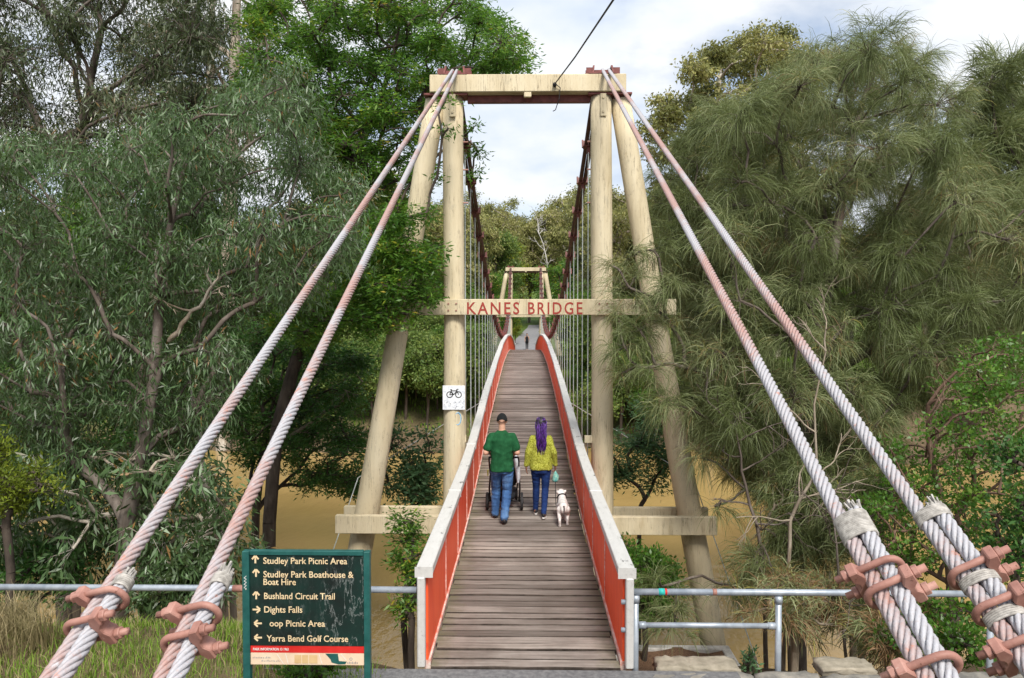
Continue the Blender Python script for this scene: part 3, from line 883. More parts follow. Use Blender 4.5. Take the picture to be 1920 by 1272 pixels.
TOPS = {'LA': (TX - 1.36, TY - 0.02, 7.88), 'LB': (TX - 1.28, TY - 0.02, 7.88), 'RA': (TX + 1.35, TY - 0.02, 7.88), 'RB': (TX + 1.46, TY - 0.02, 7.88)}
LOWS = {'LA': at(213, 1090, 2.95), 'LB': at(392, 1090, 2.95), 'RA': at(1578, 975, 3.0), 'RB': at(1720, 955, 3.1)}
ROPE_LABEL = {'LA': 'outer backstay rope beside the left tower post', 'LB': 'inner backstay rope running behind the park sign', 'RA': 'inner backstay rope in front of the she oak', 'RB': 'outer backstay rope in front of the she oak'}
for key in ('LA', 'LB', 'RA', 'RB'):
    P0, P1 = Vector(TOPS[key]), Vector(LOWS[key])
    t = (P1 - P0).normalized()
    # run on beyond the frame until it reaches the ground
    k = 1.0
    PE = P1
    while PE.z > float(terrain(PE.x, PE.y)) - 0.05 and k < 6: PE = PE + t * 0.05; k += 0.05
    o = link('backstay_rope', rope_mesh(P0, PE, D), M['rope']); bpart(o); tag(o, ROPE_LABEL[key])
    t, u, v = frame_of(P0, P1)
    if key[0] == 'L': side = u * 0.93 + v * 0.30
    else: side = u * 0.80 + v * 0.55
    side.normalize()
    vv = side.cross(t); vv = vv if vv.z > 0 else -vv
    tails = {'LA': (1092, [(1128, 1), (1184, -1)]), 'LB': (1088, [(1158, 1), (1212, -1)]), 'RA': (972, [(1080, 1), (1118, -1), (1262, 1)]), 'RB': (968, [(1082, -1), (1150, -1), (1222, 1)])}[key]
    A = rope_point_at_py(P0, P1, tails[0])
    off = side * D * 0.99
    A2 = A + off
    E2 = PE + off
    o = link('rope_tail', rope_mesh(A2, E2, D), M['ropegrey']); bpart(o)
    # frayed cut end, bound with wire
    mb = MB()
    rg = random.Random(hash(key) % 97 if False else {'LA': 1, 'LB': 2, 'RA': 3, 'RB': 4}[key])
    for q in range(44):
        a = rg.uniform(0, 6.28); r = D * 0.42 * math.sqrt(rg.random())
        b0 = A2 + u * math.cos(a) * r + v * math.sin(a) * r
        d_ = (-t + u * rg.uniform(-.25, .25) + v * rg.uniform(-.25, .25)).normalized()
        mb.tube([b0, b0 + d_ * rg.uniform(0.015, 0.06)], 0.0042, 5)
    bpart(mb.build('frayed_end', M['serving'], None))
    def binding(c0, length, both):
        m2 = MB()
        n = int(length / 0.0085)
        for q in range(n):
            c = c0 + t * (q * 0.0085)
            ring = []
            for a in np.linspace(0, 2 * math.pi, 20)[:-1]:
                w = c + side * math.cos(a) * ((D * 1.02) if both else D * 0.54) + vv * math.sin(a) * D * 0.54 
                ring.append(w)
            m2.tube(ring, 0.0055, 5, closed=True)
        bpart(m2.build('wire_binding', M['serving'], None, smooth=True))
    if key == 'RA': binding(A + off * 0.5 + t * 0.02, 0.13, True)
    elif key == 'RB': binding(A + off * 0.5, 0.06, True); binding(rope_point_at_py(P0, P1, 1092) + off * 0.5, 0.05, True); binding(rope_point_at_py(P0, P1, 1158) + off * 0.5, 0.05, True)
    else: binding(A2 + t * 0.008, 0.055, False)
    for (py, fl) in tails[1]:
        p = rope_point_at_py(P0, P1, py) + off * 0.5
        rope_clamp(p, t, side, vv, fl, True)

# ------------------------------------------------------------------ small things on and beside the bridge
# overhead wire on the top beam
mb = MB()
w0 = Vector(at(1040, 158, TY - 0.3)); w1 = Vector(at(1150, 0, 7.0)); w2 = w1 + (w1 - w0) * 0.9
mb = MB().tube([w0, w0.lerp(w1, 0.5) - Vector((0, 0, 0.03)), w1, w2], 0.011, 6)
mb.tube([w0 + Vector((0.02, 0, 0)), w0 + Vector((0.10, 0.02, -0.06)), w0 + Vector((0.08, 0.03, -0.25)), w0 + Vector((0.02, 0.12, -0.42)), w0 + Vector((-0.02, 0.2, -0.42))], 0.008, 6)
ow = empty('overhead_wire', tuple(w0))
tag(ow, 'thin black overhead wire tied to the top beam of the near tower', 'wire')
o = mb.build('wire', M['blackwire'], None); o.parent = ow; o.matrix_parent_inverse = Matrix.Translation(-w0)
mb = MB().tube([w0 + Vector((0, 0.06, -0.01)), w0 + Vector((0, -0.03, -0.01))], 0.035, 10)
o = mb.build('insulator', M['blackwire'], None, smooth=True); o.parent = ow; o.matrix_parent_inverse = Matrix.Translation(-w0)

# no-bicycle plate on the post
M['plate'] = mat_noisy('scuffed white sign plate', (0.50, 0.54, 0.62), (0.78, 0.80, 0.84), 14, 0.5, 0.1, 0.002, lo=0.3, hi=0.5)
M['black'] = mat_noisy('black print', (0.012, 0.012, 0.012), (0.02, 0.02, 0.02), 10, 0.6, 0.0)
bs = at(851, 746, TY - 0.22)
bsr = empty('bicycle_sign', tuple(bs))
tag(bsr, 'scuffed white square plate with a black bicycle on the tower post', 'sign')
MB().box((0, 0, 0), (0.405, 0.012, 0.44)).build('plate', M['plate'], bsr, bevel=0.004)
mb = MB()
def ring2(mb, cx, cz, r, w, y=-0.0085):
    n = 24; V = []; Fc = []
    for k in range(n):
        a = 2 * math.pi * k / n
        V += [(cx + (r - w) * math.cos(a), y, cz + (r - w) * math.sin(a)), (cx + (r + w) * math.cos(a), y, cz + (r + w) * math.sin(a))]
    for k in range(n):
        l = (k + 1) % n
        Fc.append((2 * k, 2 * k + 1, 2 * l + 1, 2 * l))
    mb.add(V, Fc)
def bar2(mb, a, b, w, y=-0.0085):
    d = Vector((b[0] - a[0], b[1] - a[1])); d.normalize(); n = Vector((-d.y, d.x)) * w
    mb.add([(a[0] + n.x, y, a[1] + n.y), (b[0] + n.x, y, b[1] + n.y), (b[0] - n.x, y, b[1] - n.y), (a[0] - n.x, y, a[1] - n.y)], [(0, 1, 2, 3)])
ring2(mb, -0.075, 0.055, 0.052, 0.008); ring2(mb, 0.085, 0.055, 0.052, 0.008)
for a, b in (((-0.075, 0.055), (-0.045, 0.125)), ((-0.045, 0.125), (0.055, 0.125)), ((0.055, 0.125), (0.0, 0.055)), ((0.0, 0.055), (-0.05, 0.115)), ((-0.075, 0.055), (0.0, 0.055)), ((0.085, 0.055), (0.05, 0.15)), ((0.05, 0.15), (0.085, 0.155)), ((-0.03, 0.145), (-0.065, 0.145)), ((-0.045, 0.125), (-0.05, 0.145))):
    bar2(mb, a, b, 0.0075)
mb.build('bicycle_symbol', M['black'], bsr)
mb = MB(); rg = random.Random(5)
for k in range(26):
    x, z = rg.uniform(-0.18, 0.18), rg.uniform(-0.19, -0.06); a = rg.uniform(0, 3.14); l = rg.uniform(0.006, 0.03)
    bar2(mb, (x, z), (x + l * math.cos(a), z + l * math.sin(a)), rg.uniform(0.002, 0.006), -0.0088)
M['greyprint'] = mat_noisy('worn grey print', (0.16, 0.17, 0.19), (0.30, 0.32, 0.36), 20, 0.6, 0.0)
tag(mb.build('peeling_print', M['greyprint'], bsr), kind='stuff')

# park direction sign
SD = 5.8
so = at(576, 1250, SD)
gz = float(terrain(so[0], SD))
sign = empty('direction_sign', (so[0], SD, gz))
tag(sign, 'dark green park direction board on two posts with cream arrows', 'sign')
M['signgreen'] = mat_noisy('teal green sign frame', (0.010, 0.075, 0.068), (0.02, 0.11, 0.10), 12, 0.45, 0.1, 0.002)
def mat_board():
    m, t, p = newmat('cracked black green sign board')
    n1 = noise(t, 3, 5, 0.6)
    c = ramp(t, n1, [(0.35, (0.010, 0.014, 0.014)), (0.65, (0.008, 0.034, 0.028))])
    tcx = nd(t, 'ShaderNodeTexCoord')
    nv = noise(t, 9, 6, 0.62, 'Object', (1.5, 1, 0.42))
    line = ramp(t, nv, [(0.478, 0.0), (0.492, 1.0), (0.506, 0.0)])
    s = nd(t, 'ShaderNodeSeparateXYZ'); t.links.new(tcx.outputs['Object'], s.inputs[0])
    n6 = noise(t, 5, 3, 0.5)
    q = nd(t, 'ShaderNodeMath', operation='MULTIPLY_ADD'); t.links.new(s.outputs['X'], q.inputs[0]); q.inputs[1].default_value = 0.45; t.links.new(n6, q.inputs[2])
    msk = ramp(t, q.outputs[0], [(0.50, 0.05), (0.64, 0.6)])
    f = mix(t, 1.0, line, msk, 'MULTIPLY')
    c = mix(t, f, c, (0.33, 0.36, 0.35))
    n7 = noise(t, 60, 4, 0.7)
    c = mix(t, ramp(t, n7, [(0.66, 0.0), (0.72, 0.5)]), c, (0.25, 0.27, 0.27))
    setc(t, p, c); p.inputs['Roughness'].default_value = 0.35
    return m
M['board'] = mat_board()
M['cream_print'] = mat_noisy('cream sign print', (0.70, 0.52, 0.30), (0.82, 0.66, 0.42), 30, 0.6, 0.0)
M['redband'] = mat_noisy('red sign band', (0.55, 0.018, 0.015), (0.66, 0.03, 0.025), 10, 0.5, 0.0)
M['peach'] = mat_noisy('pale map strip', (0.72, 0.52, 0.36), (0.80, 0.66, 0.50), 5, 0.55, 0.0)
M['whiteprint'] = mat_noisy('white print', (0.75, 0.75, 0.72), (0.8, 0.8, 0.78), 10, 0.6, 0.0)
K = SD / F
def sx(px): return (px - 576) * K
def sz(py): return (so[2] - gz) + (1250 - py) * K
MB().box(((sx(469) + sx(686)) / 2, 0.0, (sz(1035) + sz(1209)) / 2), (sx(686) - sx(469), 0.03, sz(1035) - sz(1209))).build('board', M['board'], sign, bevel=0.003)
MB().box(((sx(469) + sx(686)) / 2, 0.0, (sz(1209.4) + sz(1222)) / 2), (sx(686) - sx(469), 0.03, sz(1209.4) - sz(1222))).build('red_band', M['redband'], sign)
mp_ = MB().box(((sx(469) + sx(686)) / 2, 0.0, (sz(1222.4) + sz(1245)) / 2), (sx(686) - sx(469), 0.03, sz(1222.4) - sz(1245))).build('map_strip', M['peach'], sign)
for a, b in ((455, 468.6), (686.4, 698)):
    MB().box(((sx(a) + sx(b)) / 2, 0.0, sz(1027) / 2 - 0.1), (sx(b) - sx(a), 0.06, sz(1027) + 0.2)).build('post', M['signgreen'], sign, bevel=0.004)
MB().box(((sx(469) + sx(686)) / 2, 0.0, (sz(1026) + sz(1034.5)) / 2), (sx(686) - sx(469) - 0.002, 0.05, sz(1026) - sz(1034.5))).build('top_rail', M['signgreen'], sign, bevel=0.003)
LINES = [('Studley Park Picnic Area', 495, 655, 1051), ('Studley Park Boathouse &', 495, 667, 1077), ('Boat Hire', 495, 557, 1091.5), ('Bushland Circuit Trail', 496, 631, 1118.5), ('Dights Falls', 496, 569, 1144.5), ('oop Picnic Area', 506, 612, 1171), ('Yarra Bend Golf Course', 500, 656, 1200)]
for body, x0, x1, yb in LINES:
    o = link('lettering', text_mesh(body, 12.2 * K, (x1 - x0) * K, 0.014), M['cream_print'], sign)
    o.location = (sx(x0), -0.0185, sz(yb))
def arrow(cx, cy, ang):
    mb = MB()
    pts = [(-0.030, 0), (0.016, 0)]
    c, s_ = math.cos(ang), math.sin(ang)
    def T(p): return (p[0] * c - p[1] * s_, p[0] * s_ + p[1] * c)
    bar2(mb, T((-0.030, 0)), T((0.022, 0)), 0.0068, 0)
    bar2(mb, T((0.030, 0.002)), T((0.002, 0.026)), 0.0068, -0.0006)
    bar2(mb, T((0.030, -0.002)), T((0.002, -0.026)), 0.0068, -0.0012)
    o = mb.build('arrow', M['cream_print'], sign); o.location = (sx(cx), -0.0185, sz(cy))
for cy, a, cx in ((1043, math.pi / 2, 480), (1069, math.pi / 2, 481), (1112, math.pi / 2, 481), (1139, 0, 481), (1165.5, math.pi, 484), (1193, math.pi, 484)): arrow(cx, cy, a)
o = link('lettering', text_mesh('PARK INFORMATION 13 1963', 5.0 * K, 68 * K, 0.02), M['whiteprint'], sign); o.location = (sx(474), -0.0185, sz(1217.5))
mb = MB()
V = [(sx(a), -0.0175, sz(b)) for a, b in ((612, 1223), (636, 1223), (638, 1237), (653, 1238), (650, 1243), (637, 1243.5), (624, 1240), (622, 1234))]
mb.add(V, [tuple(range(len(V)))])
o = mb.build('map_green', M['signgreen'], sign)
M['tan'] = mat_noisy('tan map block', (0.62, 0.42, 0.20), (0.70, 0.50, 0.26), 12, 0.6, 0.0)
for a, b in ((553, 566), (567.5, 579), (581, 597)):
    mb = MB(); mb.add([(sx(a), -0.0175, sz(1242)), (sx(b), -0.0175, sz(1242)), (sx(b), -0.0175, sz(1226)), (sx(a), -0.0175, sz(1226))], [(0, 1, 2, 3)])
    mb.build('map_block', M['tan'], sign)
mb = MB()
for a, b in (((520, 1225), (532, 1243)), ((536, 1223.5), (541, 1243)), ((600, 1224), (606, 1243)), ((642, 1224), (652, 1235))): bar2(mb, (sx(a[0]), sz(a[1])), (sx(b[0]), sz(b[1])), 0.0022, -0.0178)
mb.build('map_line', M['whiteprint'], sign)
mb = MB(); rg = random.Random(9)
for row, (xa, xb) in enumerate(((474, 508), (490, 526))):
    x = xa
    while x < xb:
        w = rg.uniform(1.2, 3.0); h = rg.uniform(1.5, 3.6)
        bar2(mb, (sx(x), sz(1233 + row * 6)), (sx(x), sz(1233 + row * 6 - h)), w * 0.3 * K, -0.0178); x += w + 0.9
mb.build('small_print', M['greyprint'], sign)
mb = MB(); ring2(mb, sx(661), sz(1233), 0.010, 0.0016, -0.0178)
for k in range(7): bar2(mb, (sx(655 + k * 3), sz(1242)), (sx(655 + k * 3), sz(1239 - (k % 2))), 0.003, -0.0178)
mb.build('park_emblem', M['greyprint'], sign)
# scribble on the left post
mb = MB()
zz0 = sz(1100); pts = [(sx(461.5) + 0.012 * math.sin(k * 2.1), zz0 + k * 0.0085) for k in range(14)]
for a, b in zip(pts[:-1], pts[1:]): bar2(mb, a, b, 0.0018, -0.0325)
mb.build('scribble', M['whiteprint'], sign)

# galvanised pipe rails
def pipe_rail(name, label, z_top, segs_top, posts, mids, extra=()):
    e = empty(name, (posts[0], Y0, 0)); tag(e, label, 'railing')
    I = Matrix.Translation((-posts[0], -Y0, 0))
    def put(mb, nm, mat=M['galv']):
        o = mb.build(nm, mat, None, smooth=True); o.parent = e; o.matrix_parent_inverse = I
    for a, b in segs_top: put(MB().tube([(a, Y0, z_top), ((a + b) / 2, Y0, z_top + 0.004), (b, Y0, z_top)], 0.031, 14), 'top_rail')
    for x in posts:
        put(MB().tube([(x, Y0, -0.6), (x, Y0, z_top - 0.032)], 0.030, 14), 'post')
        put(MB().tube([(x, Y0, z_top - 0.10), (x, Y0, z_top - 0.034)], 0.038, 14), 'pipe_collar')
    for a, b, z in mids:
        put(MB().tube([(a + 0.032, Y0, z), (b - 0.032, Y0, z)], 0.026, 14), 'mid_rail')
        put(MB().tube([(a + 0.032, Y0, z), (a + 0.10, Y0, z)], 0.034, 14), 'pipe_collar')
        put(MB().tube([(b - 0.10, Y0, z), (b - 0.032, Y0, z)], 0.034, 14), 'pipe_collar')
    for p, q, r in extra: put(MB().tube([p, q], r, 12), 'bracket_arm')
    return e, put
zt = at(1190, 1110, Y0)[2]
xr1, xr2, xr3 = at(1192, 1110, Y0)[0], at(1460, 1110, Y0)[0], at(1862, 1110, Y0)[0]
zm = at(1190, 1172, Y0)[2]
e, put = pipe_rail('pipe_railing', 'galvanised two-rail pipe fence right of the bridge end', zt, [(xr1 - 0.03, xr3)], [xr1, xr2, xr3 - 0.02], [(xr1, xr2, zm)],
          [((xr1 - 0.14, Y0, zt - 0.10), (xr1 - 0.03, Y0, zt - 0.10), 0.024), ((xr1 - 0.14, Y0, zm - 0.05), (xr1 - 0.03, Y0, zm - 0.05), 0.024)])
M['teal_tape'] = mat_noisy('teal sticker', (0.02, 0.36, 0.34), (0.05, 0.5, 0.45), 20, 0.5, 0.0)
put(MB().tube([(xr1 + 0.22, Y0, zt + 0.001), (xr1 + 0.28, Y0, zt + 0.002)], 0.0325, 14), 'sticker', M['teal_tape'])
put(MB().tube([(xr1 + 0.28, Y0, zt + 0.002), (xr1 + 0.30, Y0, zt + 0.002)], 0.0325, 14), 'sticker', M['redband'])
put(MB().tube([(xr1 + 0.74, Y0, zt + 0.003), (xr1 + 0.78, Y0, zt + 0.003)], 0.0325, 14), 'rust_band', M['oxide'])
zl_ = at(100, 1102, Y0)[2]
xl0, xl1 = at(-60, 1102, Y0)[0], at(781, 1102, Y0)[0]
e, put = pipe_rail('pipe_railing', 'single grey pipe rail behind the direction sign and grassy bank', zl_, [(xl0, xl1)], [xl0 + 0.05, at(500, 1100, Y0)[0]], [])
put(MB().tube([(at(437, 1102, Y0)[0], Y0, zl_ + 0.003), (at(480, 1102, Y0)[0], Y0, zl_ + 0.003)], 0.034, 14), 'pipe_collar', M['oxide'])

# stone kerb right of the bridge end
kr = empty('stone_kerb', (1.2, 7.2, 0)); tag(kr, 'row of rough stones and pale slabs under the pipe fence', 'stone kerb')
rg = random.Random(15)
def rough_stone(c, size, mat, parent, seed):
    rs_ = np.random.default_rng(seed)
    bm = bmesh.new(); bmesh.ops.create_cube(bm, size=1.0)
    bmesh.ops.subdivide_edges(bm, edges=bm.edges[:], cuts=5, use_grid_fill=True)
    for v_ in bm.verts:
        k_ = 1 - 0.10 * (abs(v_.co.x) > .4) * (abs(v_.co.z) > .4) - 0.08 * (abs(v_.co.y) > .4) * (abs(v_.co.z) > .4)
        v_.co = Vector((v_.co.x * size[0] * k_, v_.co.y * size[1] * k_, v_.co.z * size[2] * k_)) + Vector(rs_.normal(0, 0.007, 3))
    me = bpy.data.meshes.new('m'); bm.to_mesh(me); bm.free()
    me.polygons.foreach_set('use_smooth', np.ones(len(me.polygons), bool))
    o = link('stone', me, mat, parent); o.location = Vector(c) - Vector((1.2, 7.2, 0))
    return o
x = 1.13
for i in range(9):
    w = rg.uniform(0.38, 0.66)
    rough_stone((x + w / 2, 7.02 + rg.uniform(-0.03, 0.03), -0.12 + rg.uniform(-0.015, 0.015)), (w - 0.02, 0.30, 0.22), M['stone'], kr, 50 + i)
    x += w
for i, (px, w) in enumerate(((1335, 0.50), (1585, 0.52), (1262, 0.34))):
    rough_stone((at(px, 1255, 7.3)[0], 7.32, -0.045), (w, 0.26, 0.12), M['sandstone'], kr, 80 + i)

# concrete footing box of the tower leg, filled with needle litter
ft = empty('footing_box', (TX + 3.2, TY, -2.6)); tag(ft, 'pale concrete box of needle litter at the raking leg foot', 'footing')
FZ, FX1, FX0, FY0, FY1 = -2.42, 3.62, 1.5, 10.9, 13.2
def fput(o): o.parent = ft; o.matrix_parent_inverse = Matrix.Translation((-TX - 3.2, -TY, 2.6)); return o
for c_, size in ((((FX0 + FX1) / 2, FY1 - 0.08, FZ - 0.5), (FX1 - FX0, 0.16, 1.0)), (((FX0 + FX1) / 2, FY0 + 0.08, FZ - 0.5), (FX1 - FX0, 0.16, 1.0)), ((FX1 - 0.08, (FY0 + FY1) / 2, FZ - 0.503), (0.16, FY1 - FY0 - 0.33, 1.0)), ((FX0 + 0.08, (FY0 + FY1) / 2, FZ - 0.503), (0.16, FY1 - FY0 - 0.33, 1.0))):
    fput(MB().box(c_, size).build('concrete_edge', M['concrete'], None, bevel=0.012))
fput(link('litter', sheet(np.linspace(FX0 + 0.1, FX1 - 0.1, 14), np.linspace(FY0 + 0.1, FY1 - 0.1, 14), lambda X, Y: FZ - 0.03 + 0.025 * np.sin(5 * X + 3 * Y) + 0.025 * np.sin(4 * Y - 7 * X)), M['mulch']))
# retaining wall behind the stones keeps the approach level
# ------------------------------------------------------------------ people, dog, stroller
M['skin_light'] = mat_noisy('light skin', (0.50, 0.27, 0.18), (0.58, 0.34, 0.24), 30, 0.55, 0.0)
M['skin_dark'] = mat_noisy('brown skin', (0.17, 0.075, 0.045), (0.24, 0.11, 0.07), 30, 0.5, 0.0)
M['tee'] = mat_noisy('dark green cotton', (0.008, 0.062, 0.022), (0.016, 0.095, 0.036), 9, 0.85, 0.35, 0.012, (2, 2, 1), 0.15)
def mat_jeans(name, a, b, c, wear):
    m, t, p = newmat(name)
    n1 = noise(t, 5, 4, 0.5, 'Object', (2, 1, 0.7)); n2 = noise(t, 90, 2, 0.5)
    col = ramp(t, n1, [(0.3, a), (0.5, b), (wear, c)])
    col = mix(t, ramp(t, n2, [(0.4, 0.0), (0.7, 0.25)]), col, c)
    setc(t, p, col); p.inputs['Roughness'].default_value = 0.85; p.inputs['Specular IOR Level'].default_value = 0.15
    n3 = noise(t, 14, 3, 0.5, 'Object', (1, 1, 2.0)); bump(t, p, n3, 0.6, 0.02)
    return m
M['jeans_blue'] = mat_jeans('washed blue denim', (0.018, 0.055, 0.16), (0.04, 0.11, 0.27), (0.15, 0.26, 0.44), 0.78)
M['jeans_navy'] = mat_jeans('dark navy denim', (0.007, 0.018, 0.075), (0.011, 0.03, 0.12), (0.02, 0.05, 0.17), 0.8)
def mat_knit():
    m, t, p = newmat('mustard green patterned knit')
    n1 = noise(t, 55, 4, 0.7, 'Object', (1, 1, 0.8))
    setc(t, p, ramp(t, n1, [(0.38, (0.15, 0.15, 0.016)), (0.5, (0.31, 0.32, 0.04)), (0.64, (0.48, 0.49, 0.11))]))
    p.inputs['Roughness'].default_value = 0.9; p.inputs['Specular IOR Level'].default_value = 0.1
    bump(t, p, n1, 0.6, 0.012)
    return m
M['knit'] = mat_knit()
M['shoe_black'] = mat_noisy('black shoe', (0.010, 0.010, 0.012), (0.022, 0.022, 0.026), 20, 0.6, 0.1, 0.003)
M['sole_white'] = mat_noisy('white rubber sole', (0.62, 0.60, 0.58), (0.75, 0.73, 0.70), 20, 0.6, 0.0)
M['cap_black'] = mat_noisy('black cotton cap', (0.004, 0.005, 0.006), (0.010, 0.011, 0.012), 30, 0.95, 0.2, 0.004)
M['cloth_white'] = mat_noisy('white cloth', (0.66, 0.68, 0.74), (0.80, 0.81, 0.84), 8, 0.8, 0.4, 0.02)
M['braid_purple'] = mat_noisy('purple braid', (0.022, 0.006, 0.065), (0.10, 0.022, 0.24), 26, 0.5, 0.4, 0.006)
M['hair_black'] = mat_noisy('black hair', (0.006, 0.005, 0.008), (0.02, 0.015, 0.02), 30, 0.5, 0.3, 0.005)
M['tyre'] = mat_noisy('grey black rubber', (0.02, 0.02, 0.022), (0.05, 0.05, 0.052), 20, 0.8, 0.2, 0.004)
M['frame_black'] = mat_noisy('black frame metal', (0.010, 0.010, 0.012), (0.02, 0.02, 0.022), 10, 0.4, 0.0)
M['fabric_black'] = mat_noisy('black stroller fabric', (0.008, 0.009, 0.012), (0.022, 0.024, 0.03), 12, 0.9, 0.3, 0.01)
M['lime'] = mat_noisy('lime yellow strap', (0.5, 0.52, 0.02), (0.6, 0.6, 0.04), 10, 0.6, 0.0)
M['tealbag'] = mat_noisy('teal leash pouch', (0.06, 0.34, 0.34), (0.36, 0.55, 0.42), 20, 0.5, 0.0)

from mathutils import noise as mnoise
def wrinkle(me, amp, sc, seed=0.0, fine=0.35):
    """cloth folds: push the skin along its normals by layered noise"""
    nv = [v.normal.copy() for v in me.vertices]
    for v, nr in zip(me.vertices, nv):
        p = Vector((v.co.x * sc[0], v.co.y * sc[1], v.co.z * sc[2] + seed))
        h = 1 - 2 * abs(mnoise.noise(p)); h2 = mnoise.noise(p * 2.7)
        v.co += nr * amp * (h - 0.4 + fine * h2)
    me.update()
    return me
def lerp3(a, b, t): return tuple(a[i] + (b[i] - a[i]) * t for i in range(3))
def add3(a, b): return tuple(a[i] + b[i] for i in range(3))

def limb(mb, pts, rad, n=5):
    """tapered limb through joints with round ends"""
    P, R2 = [], []
    for i in range(len(pts) - 1):
        for k in range(n):
            t = k / n
            P.append(lerp3(pts[i], pts[i + 1], t)); R2.append(rad[i] + (rad[i + 1] - rad[i]) * t)
    P.append(pts[-1]); R2.append(rad[-1])
    mb.tube(P, R2, 12)
    for p, r in ((pts[0], rad[0]), (pts[-1], rad[-1])): mb.ball(p, r * 0.98, seg=12, rings=8)
    for p, r in zip(pts[1:-1], rad[1:-1]): mb.ball(p, r, seg=12, rings=8)

def hand(mb, wrist, d, side, curl=0.5, k=1.0):
    """palm, four fingers of unequal length and a thumb; d = pointing direction, side = thumb direction"""
    d = Vector(d).normalized(); sd = Vector(side); sd = (sd - d * sd.dot(d)).normalized(); nrm = d.cross(sd)
    w = Vector(wrist)
    rot = Matrix((sd, nrm, d)).transposed()
    mb.ball(w + d * 0.05 * k, (0.042 * k, 0.017 * k, 0.055 * k), rot, 12, 8)
    for j, (off, ln) in enumerate(((0.030, 0.068), (0.010, 0.078), (-0.010, 0.072), (-0.029, 0.055))):
        b = w + d * 0.088 * k + sd * off * k
        a1 = (d * math.cos(curl * 0.6) + nrm * math.sin(curl * 0.6))
        a2 = (d * math.cos(curl * 1.6) + nrm * math.sin(curl * 1.6))
        q1 = b + a1 * ln * 0.5 * k; q2 = q1 + a2 * ln * 0.5 * k
        limb(mb, [tuple(b), tuple(q1), tuple(q2)], [0.0098 * k, 0.0092 * k, 0.0078 * k], 3)
    b = w + d * 0.025 * k + sd * 0.032 * k
    q1 = b + (sd * 0.7 + d * 0.7) * 0.035 * k; q2 = q1 + (d * 0.9 + sd * 0.2 + nrm * 0.3) * 0.03 * k
    limb(mb, [tuple(b), tuple(q1), tuple(q2)], [0.013 * k, 0.011 * k, 0.009 * k], 3)

def head(mb, c, k=1.0, yaw=0.0):
    R3 = Matrix.Rotation(yaw, 3, 'Z')
    c = Vector(c)
    def P(x, y, z): return c + R3 @ (Vector((x, y, z)) * k)
    mb.ball(c, (0.074 * k, 0.094 * k, 0.105 * k), R3)
    mb.ball(P(0, 0.030, -0.055), (0.056 * k, 0.066 * k, 0.062 * k), R3)
    mb.ball(P(0, 0.098, -0.018), (0.012 * k, 0.018 * k, 0.024 * k), R3, 10, 8)
    for s in (-1, 1):
        mb.ball(P(s * 0.077, -0.002, -0.012), (0.011 * k, 0.020 * k, 0.032 * k), R3, 10, 8)
        mb.ball(P(s * 0.03, 0.083, 0.003), (0.014 * k, 0.010 * k, 0.009 * k), R3, 10, 8)
    mb.ball(P(0, 0.088, -0.064), (0.026 * k, 0.012 * k, 0.009 * k), R3, 10, 8)

def shoe(mb, ankle, yaw=0.0, pitch=0.0, k=1.0, up=0.0):
    Rm = Matrix.Rotation(yaw, 3, 'Z') @ Matrix.Rotation(pitch, 3, 'X')
    a = Vector(ankle)
    mb.ball(a + Rm @ Vector((0, -0.015, -0.035 + up)) * k, (0.040 * k, 0.055 * k, 0.045 * k), Rm, 12, 8)
    mb.ball(a + Rm @ Vector((0, 0.085, -0.052 + up)) * k, (0.046 * k, 0.095 * k, 0.034 * k), Rm, 12, 8)
    mb.ball(a + Rm @ Vector((0, 0.03, -0.035 + up)) * k, (0.041 * k, 0.075 * k, 0.040 * k), Rm, 12, 8)

def sole(ankle, yaw, pitch, k=1.0):
    Rm = Matrix.Rotation(yaw, 3, 'Z') @ Matrix.Rotation(pitch, 3, 'X')
    mb = MB(); V = []
    prof = [(0.040 * math.sin(a) * (1.15 if math.cos(a) > 0 else 0.95), 0.05 + (0.135 if math.cos(a) > 0 else 0.125) * math.cos(a)) for a in np.linspace(0, 2 * math.pi, 20)[:-1]]
    for z in (-0.092, -0.068):
        V += [Vector(ankle) + Rm @ (Vector((x, y, z)) * k) for x, y in prof]
    n = len(prof)
    mb.add(V, [(i, (i + 1) % n, n + (i + 1) % n, n + i) for i in range(n)] + [tuple(range(n))[::-1], tuple(range(n, 2 * n))])
    return mb

# ---- man in a green T-shirt pushing a stroller
MP = (at(941, 985, 12.17)[0], 12.22, deck(12.22))
man = empty('person', MP)
tag(man, 'person in green T-shirt, blue jeans and black cap pushing the stroller', 'person')
j = dict(hipL=(-0.092, 0, 0.92), hipR=(0.092, 0, 0.92), kneeL=(-0.105, 0.17, 0.52), kneeR=(0.085, 0.05, 0.50), ankL=(-0.115, 0.16, 0.095), ankR=(0.045, -0.20, 0.10),
         shL=(-0.175, -0.005, 1.405), shR=(0.175, -0.005, 1.405), elL=(-0.262, -0.07, 1.15), elR=(0.252, -0.06, 1.15), wrL=(-0.20, 0.20, 1.10), wrR=(0.20, 0.20, 1.10))
def rings_torso(rows, y=0.0): return [(0, y + r[3] if len(r) > 3 else y, r[0], r[1], r[2]) for r in rows]
b = MB()
head(b, (0, 0.035, 1.665))
b.loft([(0, 0.0, 1.44, 0.075, 0.065), (0, 0.01, 1.52, 0.056, 0.058), (0, 0.02, 1.60, 0.055, 0.062)], 16)
b.loft(rings_torso([(0.84, 0.155, 0.105), (0.95, 0.160, 0.105), (1.10, 0.145, 0.10), (1.28, 0.17, 0.105), (1.40, 0.17, 0.095), (1.47, 0.09, 0.07)]))
for q in 'LR':
    limb(b, [j['sh' + q], j['el' + q], j['wr' + q]], [0.056, 0.047, 0.031])
    limb(b, [j['hip' + q], j['knee' + q], j['ank' + q]], [0.08, 0.055, 0.04])
    shoe(b, j['ank' + q], k=0.9)
